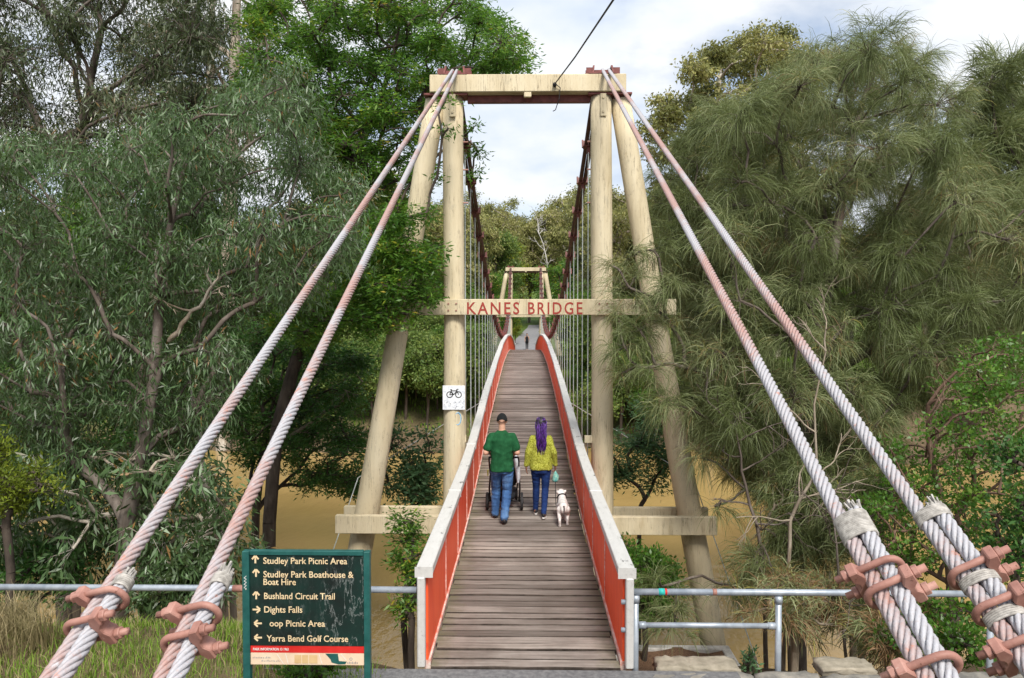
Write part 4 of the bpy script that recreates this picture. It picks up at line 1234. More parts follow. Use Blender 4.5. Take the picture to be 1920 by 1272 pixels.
hand(b, j['wrL'], (0.15, 1, -0.25), (1, 0, 0), 0.9); hand(b, j['wrR'], (-0.15, 1, -0.25), (-1, 0, 0), -0.9)
link('body', remesh(b, 0.0075, 3), M['skin_light'], man)
c = MB()
c.loft(rings_torso([(0.835, 0.194, 0.144), (0.90, 0.190, 0.138), (1.02, 0.178, 0.126), (1.15, 0.182, 0.128), (1.28, 0.196, 0.130), (1.36, 0.198, 0.122), (1.42, 0.175, 0.10), (1.465, 0.115, 0.082), (1.505, 0.068, 0.066)]), 24, 2.3)
for q in 'LR': limb(c, [lerp3(j['sh' + q], (0, 0, 1.42), 0.25), j['sh' + q], lerp3(j['sh' + q], j['el' + q], 0.72)], [0.065, 0.066, 0.070])
link('t_shirt', wrinkle(remesh(c, 0.010, 3), 0.011, (5, 5, 8), 1.0), M['tee'], man)
c = MB()
c.loft(rings_torso([(0.80, 0.165, 0.115), (0.86, 0.174, 0.124), (0.93, 0.172, 0.120), (0.97, 0.165, 0.112)]), 24, 2.3)
for q in 'LR':
    kn, an = j['knee' + q], j['ank' + q]
    limb(c, [add3(j['hip' + q], (0, 0, -0.04)), kn, lerp3(kn, an, 0.75), add3(an, (0, -0.005, 0.0))], [0.103, 0.078, 0.068, 0.064])
link('jeans', wrinkle(remesh(c, 0.010, 2), 0.010, (6, 6, 11), 2.0), M['jeans_blue'], man)
for q in 'LR':
    c = MB(); shoe(c, j['ank' + q], pitch=(-0.12 if q == 'R' else 0.0)); link('shoe', remesh(c, 0.008, 2), M['shoe_black'], man)
cp = empty('cap', (0, 0.035, 1.665), man)
c = MB()
V, Fc = [], []
ns, nr = 22, 8
for i in range(nr + 1):
    th = (math.pi / 2) * i / nr
    for k in range(ns):
        a = 2 * math.pi * k / ns
        V.append((0.090 * math.sin(th) * math.cos(a), 0.110 * math.sin(th) * math.sin(a), -0.008 + 0.130 * math.cos(th)))
for i in range(nr):
    for k in range(ns):
        l = (k + 1) % ns
        Fc.append((i * ns + k, (i + 1) * ns + k, (i + 1) * ns + l, i * ns + l))
c.add(V, Fc); o = c.build('crown_panel', M['cap_black'], cp, smooth=True)
md = o.modifiers.new('s', 'SOLIDIFY'); md.thickness = 0.006
c = MB(); V = []
for a in np.linspace(0.25, math.pi - 0.25, 12): V += [(0.082 * math.cos(a), 0.10 * math.sin(a), 0.018), (0.092 * math.cos(a), 0.10 + 0.085 * math.sin(a), 0.004)]
c.add(V, [(2 * i, 2 * i + 1, 2 * i + 3, 2 * i + 2) for i in range(11)]); o = c.build('brim', M['cap_black'], cp, smooth=True)
md = o.modifiers.new('s', 'SOLIDIFY'); md.thickness = 0.006
c = MB(); c.tube([(0.046 * math.cos(a), -0.113 + 0.006 * abs(math.cos(a)), -0.006 + 0.026 * math.sin(a)) for a in np.linspace(0.0, math.pi, 9)], 0.004, 6)
c.ball((0, -0.100, 0.0), (0.034, 0.012, 0.018)); c.build('strap_opening', M['skin_light'], cp, smooth=True)

# ---- woman with purple braids
WP = (at(1014, 975, 12.5)[0], 12.50, deck(12.50))
wom = empty('person', WP)
tag(wom, 'person with long purple braids and yellow-green knit walking the dog', 'person')
w = dict(hipL=(-0.085, 0, 0.86), hipR=(0.085, 0, 0.86), kneeL=(-0.075, 0.10, 0.48), kneeR=(0.075, 0.03, 0.47), ankL=(-0.085, 0.12, 0.095), ankR=(0.045, -0.16, 0.095),
         shL=(-0.140, -0.005, 1.315), shR=(0.140, -0.005, 1.315), elL=(-0.215, -0.05, 1.08), elR=(0.215, -0.03, 1.08), wrL=(-0.245, -0.02, 0.86), wrR=(0.245, 0.05, 0.86))
b = MB()
head(b, (0, 0.03, 1.555), 0.96, 0.0)
b.loft([(0, 0.0, 1.35, 0.06, 0.055), (0, 0.01, 1.42, 0.046, 0.048), (0, 0.02, 1.50, 0.046, 0.052)], 16)
b.loft(rings_torso([(0.80, 0.150, 0.105), (0.90, 0.150, 0.10), (1.05, 0.118, 0.085), (1.20, 0.135, 0.095), (1.31, 0.14, 0.085), (1.37, 0.08, 0.06)]))
for q in 'LR':
    limb(b, [w['sh' + q], w['el' + q], w['wr' + q]], [0.045, 0.037, 0.025])
    limb(b, [w['hip' + q], w['knee' + q], w['ank' + q]], [0.075, 0.050, 0.036])
    shoe(b, w['ank' + q], k=0.85)
hand(b, w['wrL'], (0.0, 0.08, -1), (0, 1, 0), 0.35, 0.92); hand(b, w['wrR'], (0.0, 0.15, -1), (0, 1, 0), -1.0, 0.92)
link('body', remesh(b, 0.0075, 3), M['skin_dark'], wom)
c = MB()
c.loft(rings_torso([(0.80, 0.190, 0.140), (0.84, 0.190, 0.140), (0.95, 0.178, 0.128), (1.06, 0.165, 0.115), (1.18, 0.162, 0.112), (1.27, 0.162, 0.106), (1.33, 0.135, 0.085), (1.37, 0.085, 0.065), (1.40, 0.055, 0.055)]), 24, 2.2)
for q in 'LR': limb(c, [lerp3(w['sh' + q], (0, 0, 1.33), 0.25), w['sh' + q], w['el' + q], lerp3(w['el' + q], w['wr' + q], 0.93)], [0.050, 0.052, 0.052, 0.044])
link('sweater', wrinkle(remesh(c, 0.010, 2), 0.010, (7, 7, 6), 3.0), M['knit'], wom)
c = MB()
c.loft(rings_torso([(0.74, 0.150, 0.110), (0.82, 0.165, 0.122), (0.88, 0.158, 0.112)]), 24, 2.2)
for q in 'LR': limb(c, [add3(w['hip' + q], (0, 0, -0.05)), w['knee' + q], lerp3(w['knee' + q], w['ank' + q], 0.35), add3(w['ank' + q], (0, 0, 0.0))], [0.091, 0.060, 0.058, 0.044])
link('jeans', wrinkle(remesh(c, 0.010, 2), 0.005, (8, 8, 14), 4.0), M['jeans_navy'], wom)
for q, pt in (('L', 0.0), ('R', -0.10)):
    c = MB(); shoe(c, w['ank' + q], k=0.88, yaw=(0.12 if q == 'L' else -0.15), pitch=pt)
    so_ = link('shoe', remesh(c, 0.008, 2), M['shoe_black'], wom)
    sole(w['ank' + q], (0.12 if q == 'L' else -0.15), pt, 0.93).build('sole', M['sole_white'], so_)
hr = empty('hair', (0, 0.03, 1.555), wom)
c = MB(); c.ball((0, -0.018, 0.016), (0.096, 0.108, 0.112)); c.ball((0, -0.05, -0.06), (0.090, 0.06, 0.10))
link('hair_cap', remesh(c, 0.010, 2), M['hair_black'], hr)
rg = random.Random(4)
for k in range(84):
    a = rg.uniform(-1.4, 1.4)
    x0 = 0.094 * math.sin(a); y0 = -0.018 - 0.100 * math.cos(a) * rg.uniform(0.8, 1.05); z0 = rg.uniform(-0.02, 0.115)
    if z0 > 0.06: x0 *= 0.7; y0 *= 0.75
    ln = rg.uniform(0.34, 0.60) * (1 - 0.25 * abs(math.sin(a)))
    xe = x0 * 0.62 + rg.uniform(-0.02, 0.035); ye = -0.135 - rg.uniform(0, 0.03)
    pts = [(x0 * 0.6, y0 * 0.4, z0 + 0.02 if z0 < 0.09 else 0.118), (x0 * 1.05, y0 - 0.012, z0 - 0.015)]
    for i in range(1, 9):
        t = i / 8
        pts.append((x0 + (xe - x0) * t + 0.006 * math.sin(i * 2.2 + k), y0 + (ye - y0) * min(1, t * 1.6) + 0.004 * math.cos(i * 1.7 + k), z0 - ln * t))
    MB().tube(pts, [0.006, 0.0085] + [0.0085 - 0.0004 * i for i in range(8)], 6).build('braid', M['braid_purple'] if rg.random() < 0.86 else M['hair_black'], hr, smooth=True)

# ---- dog
DP = (at(1056, 990, 12.05)[0], 12.14, deck(12.14))
dog = empty('dog', DP); dog.scale = (0.96, 1.0, 1.06)
tag(dog, 'small white dog with a dark collar walking on a leash', 'dog')
M['fur_white'] = mat_noisy('short white fur', (0.56, 0.53, 0.51), (0.76, 0.74, 0.72), 14, 0.8, 0.3, 0.008)
M['fur_grey'] = mat_noisy('dark grey fur patch', (0.06, 0.05, 0.05), (0.14, 0.12, 0.12), 30, 0.8, 0.3, 0.006)
c = MB()
pts = [(0, -0.235, 0.265), (0, -0.19, 0.285), (0, -0.08, 0.275), (0, 0.06, 0.265), (0, 0.17, 0.272), (0, 0.25, 0.30)]
c.tube(pts, [0.050, 0.078, 0.076, 0.088, 0.086, 0.065], 16); c.ball(pts[0], 0.06); c.ball((0, 0.20, 0.25), (0.085, 0.09, 0.10))
limb(c, [(0, 0.20, 0.30), (-0.01, 0.29, 0.37)], [0.072, 0.060])
Rh = Matrix.Rotation(0.35, 3, 'Z')
c.ball((-0.015, 0.325, 0.395), (0.066, 0.075, 0.062), Rh)
c.ball((-0.045, 0.395, 0.372), (0.036, 0.055, 0.034), Rh)
for s in (-1, 1):
    c.ball((-0.015 + s * 0.062, 0.30 + s * 0.02, 0.415), (0.022, 0.018, 0.034), Matrix.Rotation(s * 0.7, 3, 'Y'), 10, 8)
    ph = 0.05 * s
    limb(c, [(s * 0.062, -0.17, 0.25), (s * 0.072, -0.12 + ph, 0.175), (s * 0.068, -0.215 + ph, 0.105), (s * 0.066, -0.20 + ph, 0.022)], [0.056, 0.038, 0.023, 0.020])
    c.ball((s * 0.066, -0.18 + ph, 0.018), (0.027, 0.040, 0.018))
    limb(c, [(s * 0.060, 0.17, 0.23), (s * 0.062, 0.15 - ph, 0.14), (s * 0.060, 0.17 - ph, 0.075), (s * 0.060, 0.17 - ph, 0.02)], [0.050, 0.034, 0.026, 0.024])
    c.ball((s * 0.060, 0.19 - ph, 0.018), (0.027, 0.040, 0.018))
link('body', wrinkle(remesh(c, 0.008, 2), 0.004, (20, 20, 20), 5.0), M['fur_white'], dog)
c = MB(); limb(c, [(0, -0.255, 0.31), (0.006, -0.285, 0.285), (0.004, -0.295, 0.235), (0.0, -0.290, 0.20)], [0.020, 0.017, 0.013, 0.008]); link('tail', remesh(c, 0.006, 2), M['fur_grey'], dog)
c = MB(); c.ball((-0.055, 0.345, 0.425), (0.024, 0.030, 0.022), None, 12, 8); link('ear_patch', remesh(c, 0.006, 1), M['fur_grey'], dog)
c = MB(); c.ball((-0.062, 0.445, 0.378), (0.013, 0.010, 0.010)); c.build('nose', M['black'], dog, smooth=True)
for s in (-1, 1): MB().ball((-0.04 + s * 0.03, 0.385 + s * 0.012, 0.413), 0.008, None, 8, 6).build('eye', M['black'], dog, smooth=True)
c = MB(); ctr = Vector((-0.006, 0.262, 0.348)); ax = Vector((-0.1, 0.75, 0.6)).normalized(); e1 = ax.cross(Vector((0, 0, 1))).normalized(); e2 = ax.cross(e1)
c.tube([ctr + e1 * 0.074 * math.cos(a) + e2 * 0.074 * math.sin(a) for a in np.linspace(0, 2 * math.pi, 20)[:-1]], 0.010, 6, closed=True); c.build('collar', M['fabric_black'], dog, smooth=True)

# ---- leash with pouch
hand_p = Vector(WP) + Vector((0.245, 0.055, 0.775)); col_p = Vector(DP) + Vector((-0.075, 0.25, 0.34))
ls = empty('dog_leash', tuple(hand_p)); tag(ls, 'black dog leash with a teal pouch hanging from the hand', 'leash')
low = Vector((col_p.x - 0.05, (hand_p.y + col_p.y) / 2 - 0.1, DP[2] + 0.13))
pts = []
for i in range(15):
    t = i / 14
    p = hand_p * (1 - t) ** 2 + Vector((hand_p.x + 0.0, hand_p.y - 0.08, DP[2] - 0.12)) * 2 * t * (1 - t) + col_p * t * t
    pts.append(p - hand_p)
MB().tube(pts, 0.0065, 6).build('strap', M['fabric_black'], ls, smooth=True)
c = MB(); c.loft([(0.0, 0, -0.20, 0.040, 0.03), (0.0, 0, -0.17, 0.058, 0.035), (0.01, 0, -0.10, 0.050, 0.032), (0.0, 0, -0.045, 0.024, 0.02), (0, 0, -0.01, 0.008, 0.008)], 12); c.build('pouch', M['tealbag'], ls, smooth=True)

# ---- stroller in front of the man
SP = (MP[0] + 0.025, 12.92, deck(12.92))
st = empty('stroller', SP); tag(st, 'black four-wheeled stroller with white cloth, pushed by the person in green', 'stroller')
st.rotation_euler = (math.atan((deck(13.3) - deck(12.6)) / 0.7), 0, 0)
def wheel(x, y, r, wdt):
    we = empty('wheel', (x, y, r), st)
    MB().tube([((0), (r - 0.022) * math.cos(a), (r - 0.022) * math.sin(a)) for a in np.linspace(0, 2 * math.pi, 28)[:-1]], 0.024, 10, closed=True).build('tyre', M['tyre'], we, smooth=True)
    m2 = MB().tube([(-wdt / 2, 0, 0), (wdt / 2, 0, 0)], 0.03, 12)
    for a in np.linspace(0, 2 * math.pi, 7)[:-1]: m2.tube([(0, 0, 0), (0, (r - 0.03) * math.cos(a), (r - 0.03) * math.sin(a))], 0.010, 6)
    m2.build('rim', M['frame_black'], we)
for s in (-1, 1):
    wheel(s * 0.30, -0.05, 0.15, 0.06); wheel(s * 0.20, 0.55, 0.11, 0.05)
c = MB()
for s in (-1, 1):
    c.tube([(s * 0.24, -0.55, 1.04), (s * 0.25, -0.40, 0.95), (s * 0.25, 0.0, 0.62), (s * 0.22, 0.35, 0.34), (s * 0.20, 0.55, 0.12)], 0.014, 8)
    c.tube([(s * 0.25, 0.05, 0.58), (s * 0.265, -0.02, 0.36), (s * 0.25, -0.05, 0.15)], 0.016, 8)
c.tube([(-0.275, -0.05, 0.15), (0.275, -0.05, 0.15)], 0.014, 8); c.tube([(-0.20, 0.55, 0.12), (0.20, 0.55, 0.12)], 0.012, 8)
c.build('frame', M['frame_black'], st, smooth=True)
MB().tube([(-0.24, -0.55, 1.04), (-0.12, -0.59, 1.055), (0.12, -0.59, 1.055), (0.24, -0.55, 1.04)], 0.018, 10).build('handle_bar', M['fabric_black'], st, smooth=True)
c = MB(); c.loft([(0, 0.12, 0.40, 0.19, 0.15), (0, 0.10, 0.46, 0.215, 0.20), (0, 0.02, 0.62, 0.215, 0.14), (0, -0.04, 0.82, 0.20, 0.09), (0, -0.06, 0.88, 0.17, 0.06)], 20, 3.0); c.build('seat', M['fabric_black'], st, smooth=True)
c = MB(); V = []
for i in range(9):
    a = math.radians(10 + i * 15)
    for k in range(9):
        b_ = -1 + 2 * k / 8
        V.append((0.22 * b_, -0.05 - 0.0 + 0.26 * math.sin(a) * (1 - 0.15 * b_ * b_) - 0.10, 0.80 + 0.24 * math.cos(a) * (1 - 0.2 * b_ ** 4)))
c.add(V, [(i * 9 + k, i * 9 + k + 1, (i + 1) * 9 + k + 1, (i + 1) * 9 + k) for i in range(8) for k in range(8)])
o = c.build('canopy', M['fabric_black'], st, smooth=True); md = o.modifiers.new('s', 'SOLIDIFY'); md.thickness = 0.01
c = MB(); c.loft([(0, 0.12, 0.17, 0.15, 0.22), (0, 0.12, 0.20, 0.19, 0.25), (0, 0.12, 0.30, 0.20, 0.26)], 20, 4.0); c.build('basket', M['fabric_black'], st, smooth=True)
c = MB(); c.loft([(0.235, -0.16, 0.50, 0.018, 0.05), (0.24, -0.17, 0.60, 0.040, 0.06), (0.225, -0.20, 0.78, 0.048, 0.06), (0.205, -0.24, 0.92, 0.045, 0.05), (0.195, -0.26, 1.0, 0.030, 0.03)], 14)
link('white_cloth', remesh(c, 0.010, 4), M['cloth_white'], st)
MB().box((-0.285, -0.10, 0.66), (0.02, 0.05, 0.10)).build('side_tag', M['lime'], st, bevel=0.004)

# ---- far person in black beyond the crest
FP = at(988, 652, 76.5)
fz = float(terrain(FP[0], 76.5)) + 0.08
far = empty('person', (FP[0], 76.5, fz)); tag(far, 'distant person in black walking on the path past the far tower', 'person')
f = dict(hipL=(-0.085, 0, 0.88), hipR=(0.085, 0, 0.88), kneeL=(-0.08, 0.06, 0.48), kneeR=(0.08, -0.06, 0.48), ankL=(-0.085, -0.10, 0.095), ankR=(0.075, 0.12, 0.095),
         shL=(-0.165, 0, 1.38), shR=(0.165, 0, 1.38), elL=(-0.21, 0.03, 1.12), elR=(0.21, -0.03, 1.12), wrL=(-0.21, -0.08, 0.90), wrR=(0.21, 0.08, 0.90))
b = MB(); head(b, (0, 0.03, 1.60)); b.loft([(0, 0, 1.38, 0.06, 0.055), (0, 0.02, 1.55, 0.05, 0.052)], 14)
b.loft(rings_torso([(0.82, 0.15, 0.1), (1.05, 0.125, 0.09), (1.22, 0.145, 0.095), (1.34, 0.145, 0.085), (1.40, 0.08, 0.06)]))
for q in 'LR':
    limb(b, [f['sh' + q], f['el' + q], f['wr' + q]], [0.048, 0.04, 0.027]); limb(b, [f['hip' + q], f['knee' + q], f['ank' + q]], [0.08, 0.05, 0.036]); shoe(b, f['ank' + q], k=0.9)
    hand(b, f['wr' + q], (0, 0.1, -1), (0, 1, 0), 0.4)
link('body', remesh(b, 0.011, 2), M['skin_light'], far)
c = MB(); c.loft(rings_torso([(0.80, 0.168, 0.12), (1.05, 0.142, 0.105), (1.22, 0.16, 0.11), (1.34, 0.13, 0.095), (1.40, 0.10, 0.07)])); link('tank_top', remesh(c, 0.012, 2), M['fabric_black'], far)
c = MB(); c.loft(rings_torso([(0.76, 0.15, 0.11), (0.84, 0.165, 0.12), (0.92, 0.155, 0.11)]))
for q in 'LR': limb(c, [f['hip' + q], f['knee' + q], f['ank' + q]], [0.09, 0.062, 0.046])
link('leggings', remesh(c, 0.012, 2), M['cap_black'], far)
c = MB(); c.ball((0, 0.012, 1.63), (0.086, 0.098, 0.098)); link('hair', remesh(c, 0.012, 2), M['hair_black'], far)
far.rotation_euler = (0, 0, math.pi)

# ------------------------------------------------------------------ vegetation
def unit(a): return a / np.maximum(np.linalg.norm(a, axis=-1, keepdims=True), 1e-9)

def tubes_batch(P, Rd, sides):
    """P (m, n, 3) polylines, Rd (m, n) radii -> verts, quads"""
    P = np.asarray(P, float); m, n, _ = P.shape
    T = np.empty_like(P); T[:, 1:-1] = P[:, 2:] - P[:, :-2]; T[:, 0] = P[:, 1] - P[:, 0]; T[:, -1] = P[:, -1] - P[:, -2]
    T = unit(T)
    ref = np.zeros_like(T); ref[...] = (0.31, 0.87, 0.39)
    U = unit(np.cross(T, ref)); W = np.cross(T, U)
    a = np.linspace(0, 2 * np.pi, sides, endpoint=False)
    V = P[:, :, None] + Rd[:, :, None, None] * (U[:, :, None] * np.cos(a)[None, None, :, None] + W[:, :, None] * np.sin(a)[None, None, :, None])
    base = (np.arange(m) * n * sides)[:, None, None] + (np.arange(n - 1) * sides)[None, :, None]
    k = np.arange(sides)[None, None]; l = (np.arange(sides)[None, None] + 1) % sides
    Q = np.stack([base + k, base + l, base + l + sides, base + k + sides], -1).reshape(-1, 4)
    return V.reshape(-1, 3), Q

def cat(parts):
    V, Q, b = [], [], 0
    for v, q in parts:
        V.append(v); Q.append(q + b); b += len(v)
    return np.concatenate(V), np.concatenate(Q)

def inside(poly, x, y):
    c = False; n = len(poly); j = n - 1
    for i in range(n):
        if (poly[i][1] > y) != (poly[j][1] > y) and x < (poly[j][0] - poly[i][0]) * (y - poly[i][1]) / (poly[j][1] - poly[i][1]) + poly[i][0]: c = not c
        j = i
    return c

def crown_points(rng, poly, d0, d1, spacing, tries=4000, maxn=400):
    """foliage clump centres spread through the volume whose outline the photograph shows"""
    xs = [p[0] for p in poly]; ys = [p[1] for p in poly]
    out_, px_ = [], []
    for _ in range(tries):
        x, y = rng.uniform(min(xs), max(xs)), rng.uniform(min(ys), max(ys))
        if not inside(poly, x, y): continue
        d = rng.uniform(d0, d1)
        p = at(x, y, d)
        if all(np.sum((p - q) ** 2) > spacing ** 2 for q in out_):
            out_.append(p)
            if len(out_) >= maxn: break
    return np.array(out_)

def skeleton(rng, trunk, clumps, r0, tip=0.02, gnarl=0.12):
    """limbs joining every clump to the trunk; radius grows with what each limb carries"""
    nodes = [np.array(p, float) for p in trunk]
    par = [-1] + list(range(len(trunk) - 1)); plen = [0.0]
    for i in range(1, len(trunk)): plen.append(plen[-1] + np.linalg.norm(nodes[i] - nodes[i - 1]))
    base = nodes[0]
    order = np.argsort([min(np.linalg.norm(c - t) for t in nodes[1:]) for c in clumps])
    cn = {}
    for ci in order:
        c = clumps[ci]
        A = np.array(nodes[1:])
        d = np.linalg.norm(A - c, axis=1)
        up = np.clip(A[:, 2] - c[2], 0, None)
        cost = d + 0.28 * np.array(plen[1:]) + 0.6 * up
        k = int(np.argmin(cost)) + 1
        p = nodes[k]
        # intermediate points, bending upward first
        m1 = p + (c - p) * 0.4 + np.array((0, 0, 0.10)) * d[k - 1] + rng.normal(0, gnarl * 0.5 * max(d[k - 1], .3), 3) * (1, 1, .6)
        m2 = p + (c - p) * 0.75 + np.array((0, 0, 0.06)) * d[k - 1] + rng.normal(0, gnarl * 0.35 * max(d[k - 1], .3), 3) * (1, 1, .6)
        for q in (m1, m2, c):
            nodes.append(q); par.append(k); plen.append(plen[k] + np.linalg.norm(q - nodes[k])); k = len(nodes) - 1
        cn[ci] = k
    n = len(nodes); w = np.zeros(n)
    for k in cn.values():
        while k >= 0: w[k] += 1; k = par[k]
    wm = w.max() if len(cn) else 1
    rad = tip + (r0 - tip) * (np.maximum(w, 0.5) / wm) ** 0.55
    for i in range(len(trunk)):                      # trunk keeps its own taper
        rad[i] = max(rad[i], r0 * (1 - 0.75 * i / max(1, len(trunk) - 1)))
    return np.array(nodes), np.array(par), rad, cn

def wood_mesh(nodes, par, rad, extra=None, sides=7):
    idx = [i for i in range(len(nodes)) if par[i] >= 0]
    P, R2 = [], []
    for i in idx:
        p = par[i]; g = par[p] if par[p] >= 0 else p
        a, b = nodes[p], nodes[i]
        t0 = (nodes[i] - nodes[g]) * 0.5 if g != p else (b - a)
        m1 = a + t0 * 0.33 * np.linalg.norm(b - a) / max(np.linalg.norm(t0), 1e-6)
        mid = 0.25 * a + 0.35 * m1 + 0.40 * b
        P.append([a, mid, b]); R2.append([min(rad[p], rad[i] * 1.35), 0.5 * (min(rad[p], rad[i] * 1.35) + rad[i]), rad[i]])
    parts = [tubes_batch(np.array(P), np.array(R2), sides)]
    if extra is not None: parts.append(tubes_batch(extra[0], extra[1], 3))
    V, Q = cat(parts)
    return mk(V, Q, smooth=True)

def flat_leaves(rng, P, Dr, L, Wd, tint):
    """one folded lance-shaped leaf per point"""
    n = len(P)
    L = np.broadcast_to(L, n); Wd = np.broadcast_to(Wd, n)
    Dr = unit(Dr)
    side = unit(np.cross(Dr, rng.normal(0, 1, (n, 3))))
    nr = np.cross(Dr, side)
    mid = P + Dr * (L * 0.42)[:, None] + nr * (L * 0.07)[:, None]
    V = np.stack([P, mid + side * (Wd * .5)[:, None], P + Dr * L[:, None], mid - side * (Wd * .5)[:, None]], 1).reshape(-1, 3)
    Q = np.arange(4 * n).reshape(n, 4)
    return mk(V, Q, tint=tint)

def tree(name, label, cat_, trunk, clumps, style, bark, leaf, seed, r0=0.15, clump_r=0.6, sprays=30, per=14, L=0.16, W=0.028, group=None, droop=0.8, spread=0.16, flatz=0.8, tipr=0.016, extra_tint=0.0, gnarl=0.12, cs=None):
    rng = np.random.default_rng(seed)
    clumps = np.asarray(clumps, float)
    nodes, par, rad, cn = skeleton(rng, trunk, clumps, r0, tipr, gnarl)
    base = np.array(trunk[0], float)
    root = empty(name, tuple(base)); tag(root, label, cat_, group)
    # sprays: fine twigs from each clump centre outward
    S, C, CT = [], [], []
    for ci, c in enumerate(clumps):
        cs_ = 1.0 if cs is None else cs[ci]
        k = max(3, int(sprays * rng.uniform(0.5, 1.5) * cs_ ** 1.7))
        u = unit(rng.normal(0, 1, (k, 3))) * (rng.random(k) ** 0.42)[:, None] * clump_r * cs_ * rng.uniform(0.7, 1.25)
        u[:, 2] *= flatz
        S.append(c + u); C.append(np.repeat(c[None], k, 0)); CT.append(rng.uniform(-0.26, 0.26) + rng.normal(0, 0.07, k))
    S = np.concatenate(S); C = np.concatenate(C); CT = np.concatenate(CT)
    ns = len(S)
    mid = C + (S - C) * 0.55 + np.array((0, 0, 0.12)) * np.linalg.norm(S - C, axis=1)[:, None] + rng.normal(0, 0.04, (ns, 3))
    start = C + (S - C) * 0.04
    TP = np.stack([start, mid, S], 1); TR = np.stack([np.full(ns, tipr * 0.55), np.full(ns, tipr * 0.4), np.full(ns, tipr * 0.2)], 1)
    wm = wood_mesh(nodes - base, par, rad, (TP - base, TR))
    link('trunk', wm, M[bark], root)
    out_dir = unit(S - C)
    if style == 'needle':
        per_n = per
        n = ns * per_n
        idx = np.repeat(np.arange(ns), per_n)
        t = rng.random(n)[:, None]
        P0 = mid[idx] + (S[idx] - mid[idx]) * t + rng.normal(0, 0.03, (n, 3))
        d = unit(out_dir[idx] * 0.5 + unit(rng.normal(0, 1, (ns, 3)))[idx] * 0.35 + rng.normal(0, 0.38, (n, 3)) + np.array((0, 0, 0.18)))
        ln = L * rng.uniform(0.4, 1.5, n) * np.repeat(rng.uniform(0.7, 1.25, ns), per_n)
        seg = 3
        cur = P0; pts = [P0]
        g = np.array((0, 0, -1.0))
        for s_ in range(seg):
            d = unit(d + g * (droop * rng.uniform(0.6, 1.2, n))[:, None] * (0.45 + 0.35 * s_))
            cur = cur + d * (ln / seg)[:, None]; pts.append(cur)
        PT = np.stack(pts, 1)
        T = unit(PT[:, -1] - PT[:, 0]); sd = unit(np.cross(T, rng.normal(0, 1, (n, 3))))
        wd = W * np.array((0.8, 1.0, 0.85, 0.25))[None, :, None] * rng.uniform(0.7, 1.3, n)[:, None, None] * 0.5
        A = PT + sd[:, None] * wd; B = PT - sd[:, None] * wd
        V = np.stack([A, B], 2).reshape(-1, 3)
        b0 = (np.arange(n) * 2 * (seg + 1))[:, None]; k = np.arange(seg)[None] * 2
        Q = np.stack([b0 + k, b0 + k + 1, b0 + k + 3, b0 + k + 2], -1).reshape(-1, 4)
        tint = np.clip(0.45 + CT[idx] + rng.normal(0, 0.17, n) + extra_tint, 0, 1)
        me = mk(V - base, Q, tint=np.repeat(tint, seg))
    else:
        n = ns * per
        idx = np.repeat(np.arange(ns), per)
        t = rng.random(n)[:, None] ** 0.7
        P0 = mid[idx] + (S[idx] - mid[idx]) * t + rng.normal(0, spread, (n, 3)) * (1, 1, 0.75)
        down = np.array((0, 0, -1.0))
        if style == 'hang': d = out_dir[idx] * 0.25 + down * droop + rng.normal(0, 0.45, (n, 3))
        elif style == 'feather': d = out_dir[idx] * 0.5 + rng.normal(0, 0.6, (n, 3)) * (1, 1, 0.45) + down * 0.12
        else: d = out_dir[idx] * 0.5 + rng.normal(0, 0.7, (n, 3)) + np.array((0, 0, 0.25))
        tint = np.clip(0.45 + CT[idx] + rng.normal(0, 0.20, n) + extra_tint, 0, 1)
        k_ = rng.uniform(0.5, 1.4, n)
        me = flat_leaves(rng, P0 - base, d, L * k_, W * (0.35 + 0.65 * k_) * rng.uniform(0.8, 1.2, n), tint)
    link('crown' if cat_ == 'tree' else 'foliage', me, M[leaf], root)
    return root

def gz_(x, y): return float(terrain(x, y))
def on_ground(px, d, sink=0.15):
    p = at(px, 1000, d); return np.array((p[0], d, max(gz_(p[0], d), WATER - 0.4) - sink))
def trunk_from(*pts):
    """first entry is (px, d) on the ground, the rest (px, py, d)"""
    return [on_ground(*pts[0])] + [at(*p) for p in pts[1:]]

rng = np.random.default_rng(5)
# --- left: near drooping gum
cl = crown_points(rng, [(-90, 330), (60, 250), (190, 300), (300, 240), (420, 200), (545, 150), (590, 260), (640, 330), (690, 420), (640, 500), (560, 560), (420, 640), (440, 740), (380, 830), (300, 800), (180, 760), (140, 860), (20, 800), (-90, 780)], 9.2, 13.0, 0.66)
tree('gum_tree', 'grey-green drooping gum tree crossed by the left backstay ropes', 'tree', trunk_from((215, 9.5), (238, 980, 9.5), (262, 860, 9.5), (285, 740, 9.5), (300, 560, 9.7), (320, 420, 10), (350, 300, 10.4)), cl, 'hang', 'bark_grey', 'leaf_gum', 101,
     r0=0.11, clump_r=0.47, sprays=21, per=21, L=0.118, W=0.0185, droop=0.8, spread=0.115, tipr=0.008, gnarl=0.08)
# --- lower left low gum branches over the water
cl = crown_points(rng, [(60, 880), (200, 840), (330, 850), (430, 960), (440, 1060), (330, 1090), (230, 1010), (120, 1060), (-40, 1040), (-40, 930)], 8.9, 11.5, 0.55)
tree('gum_sapling', 'leaning gum sapling with blue-green leaves above the grassy bank', 'tree', trunk_from((420, 10.4), (405, 1000, 10.3), (380, 900, 10.2), (375, 800, 10.2)), cl, 'hang', 'bark_pale', 'leaf_gum', 102,
     r0=0.09, clump_r=0.42, sprays=15, per=13, L=0.15, W=0.032, droop=0.6, spread=0.12, tipr=0.010)
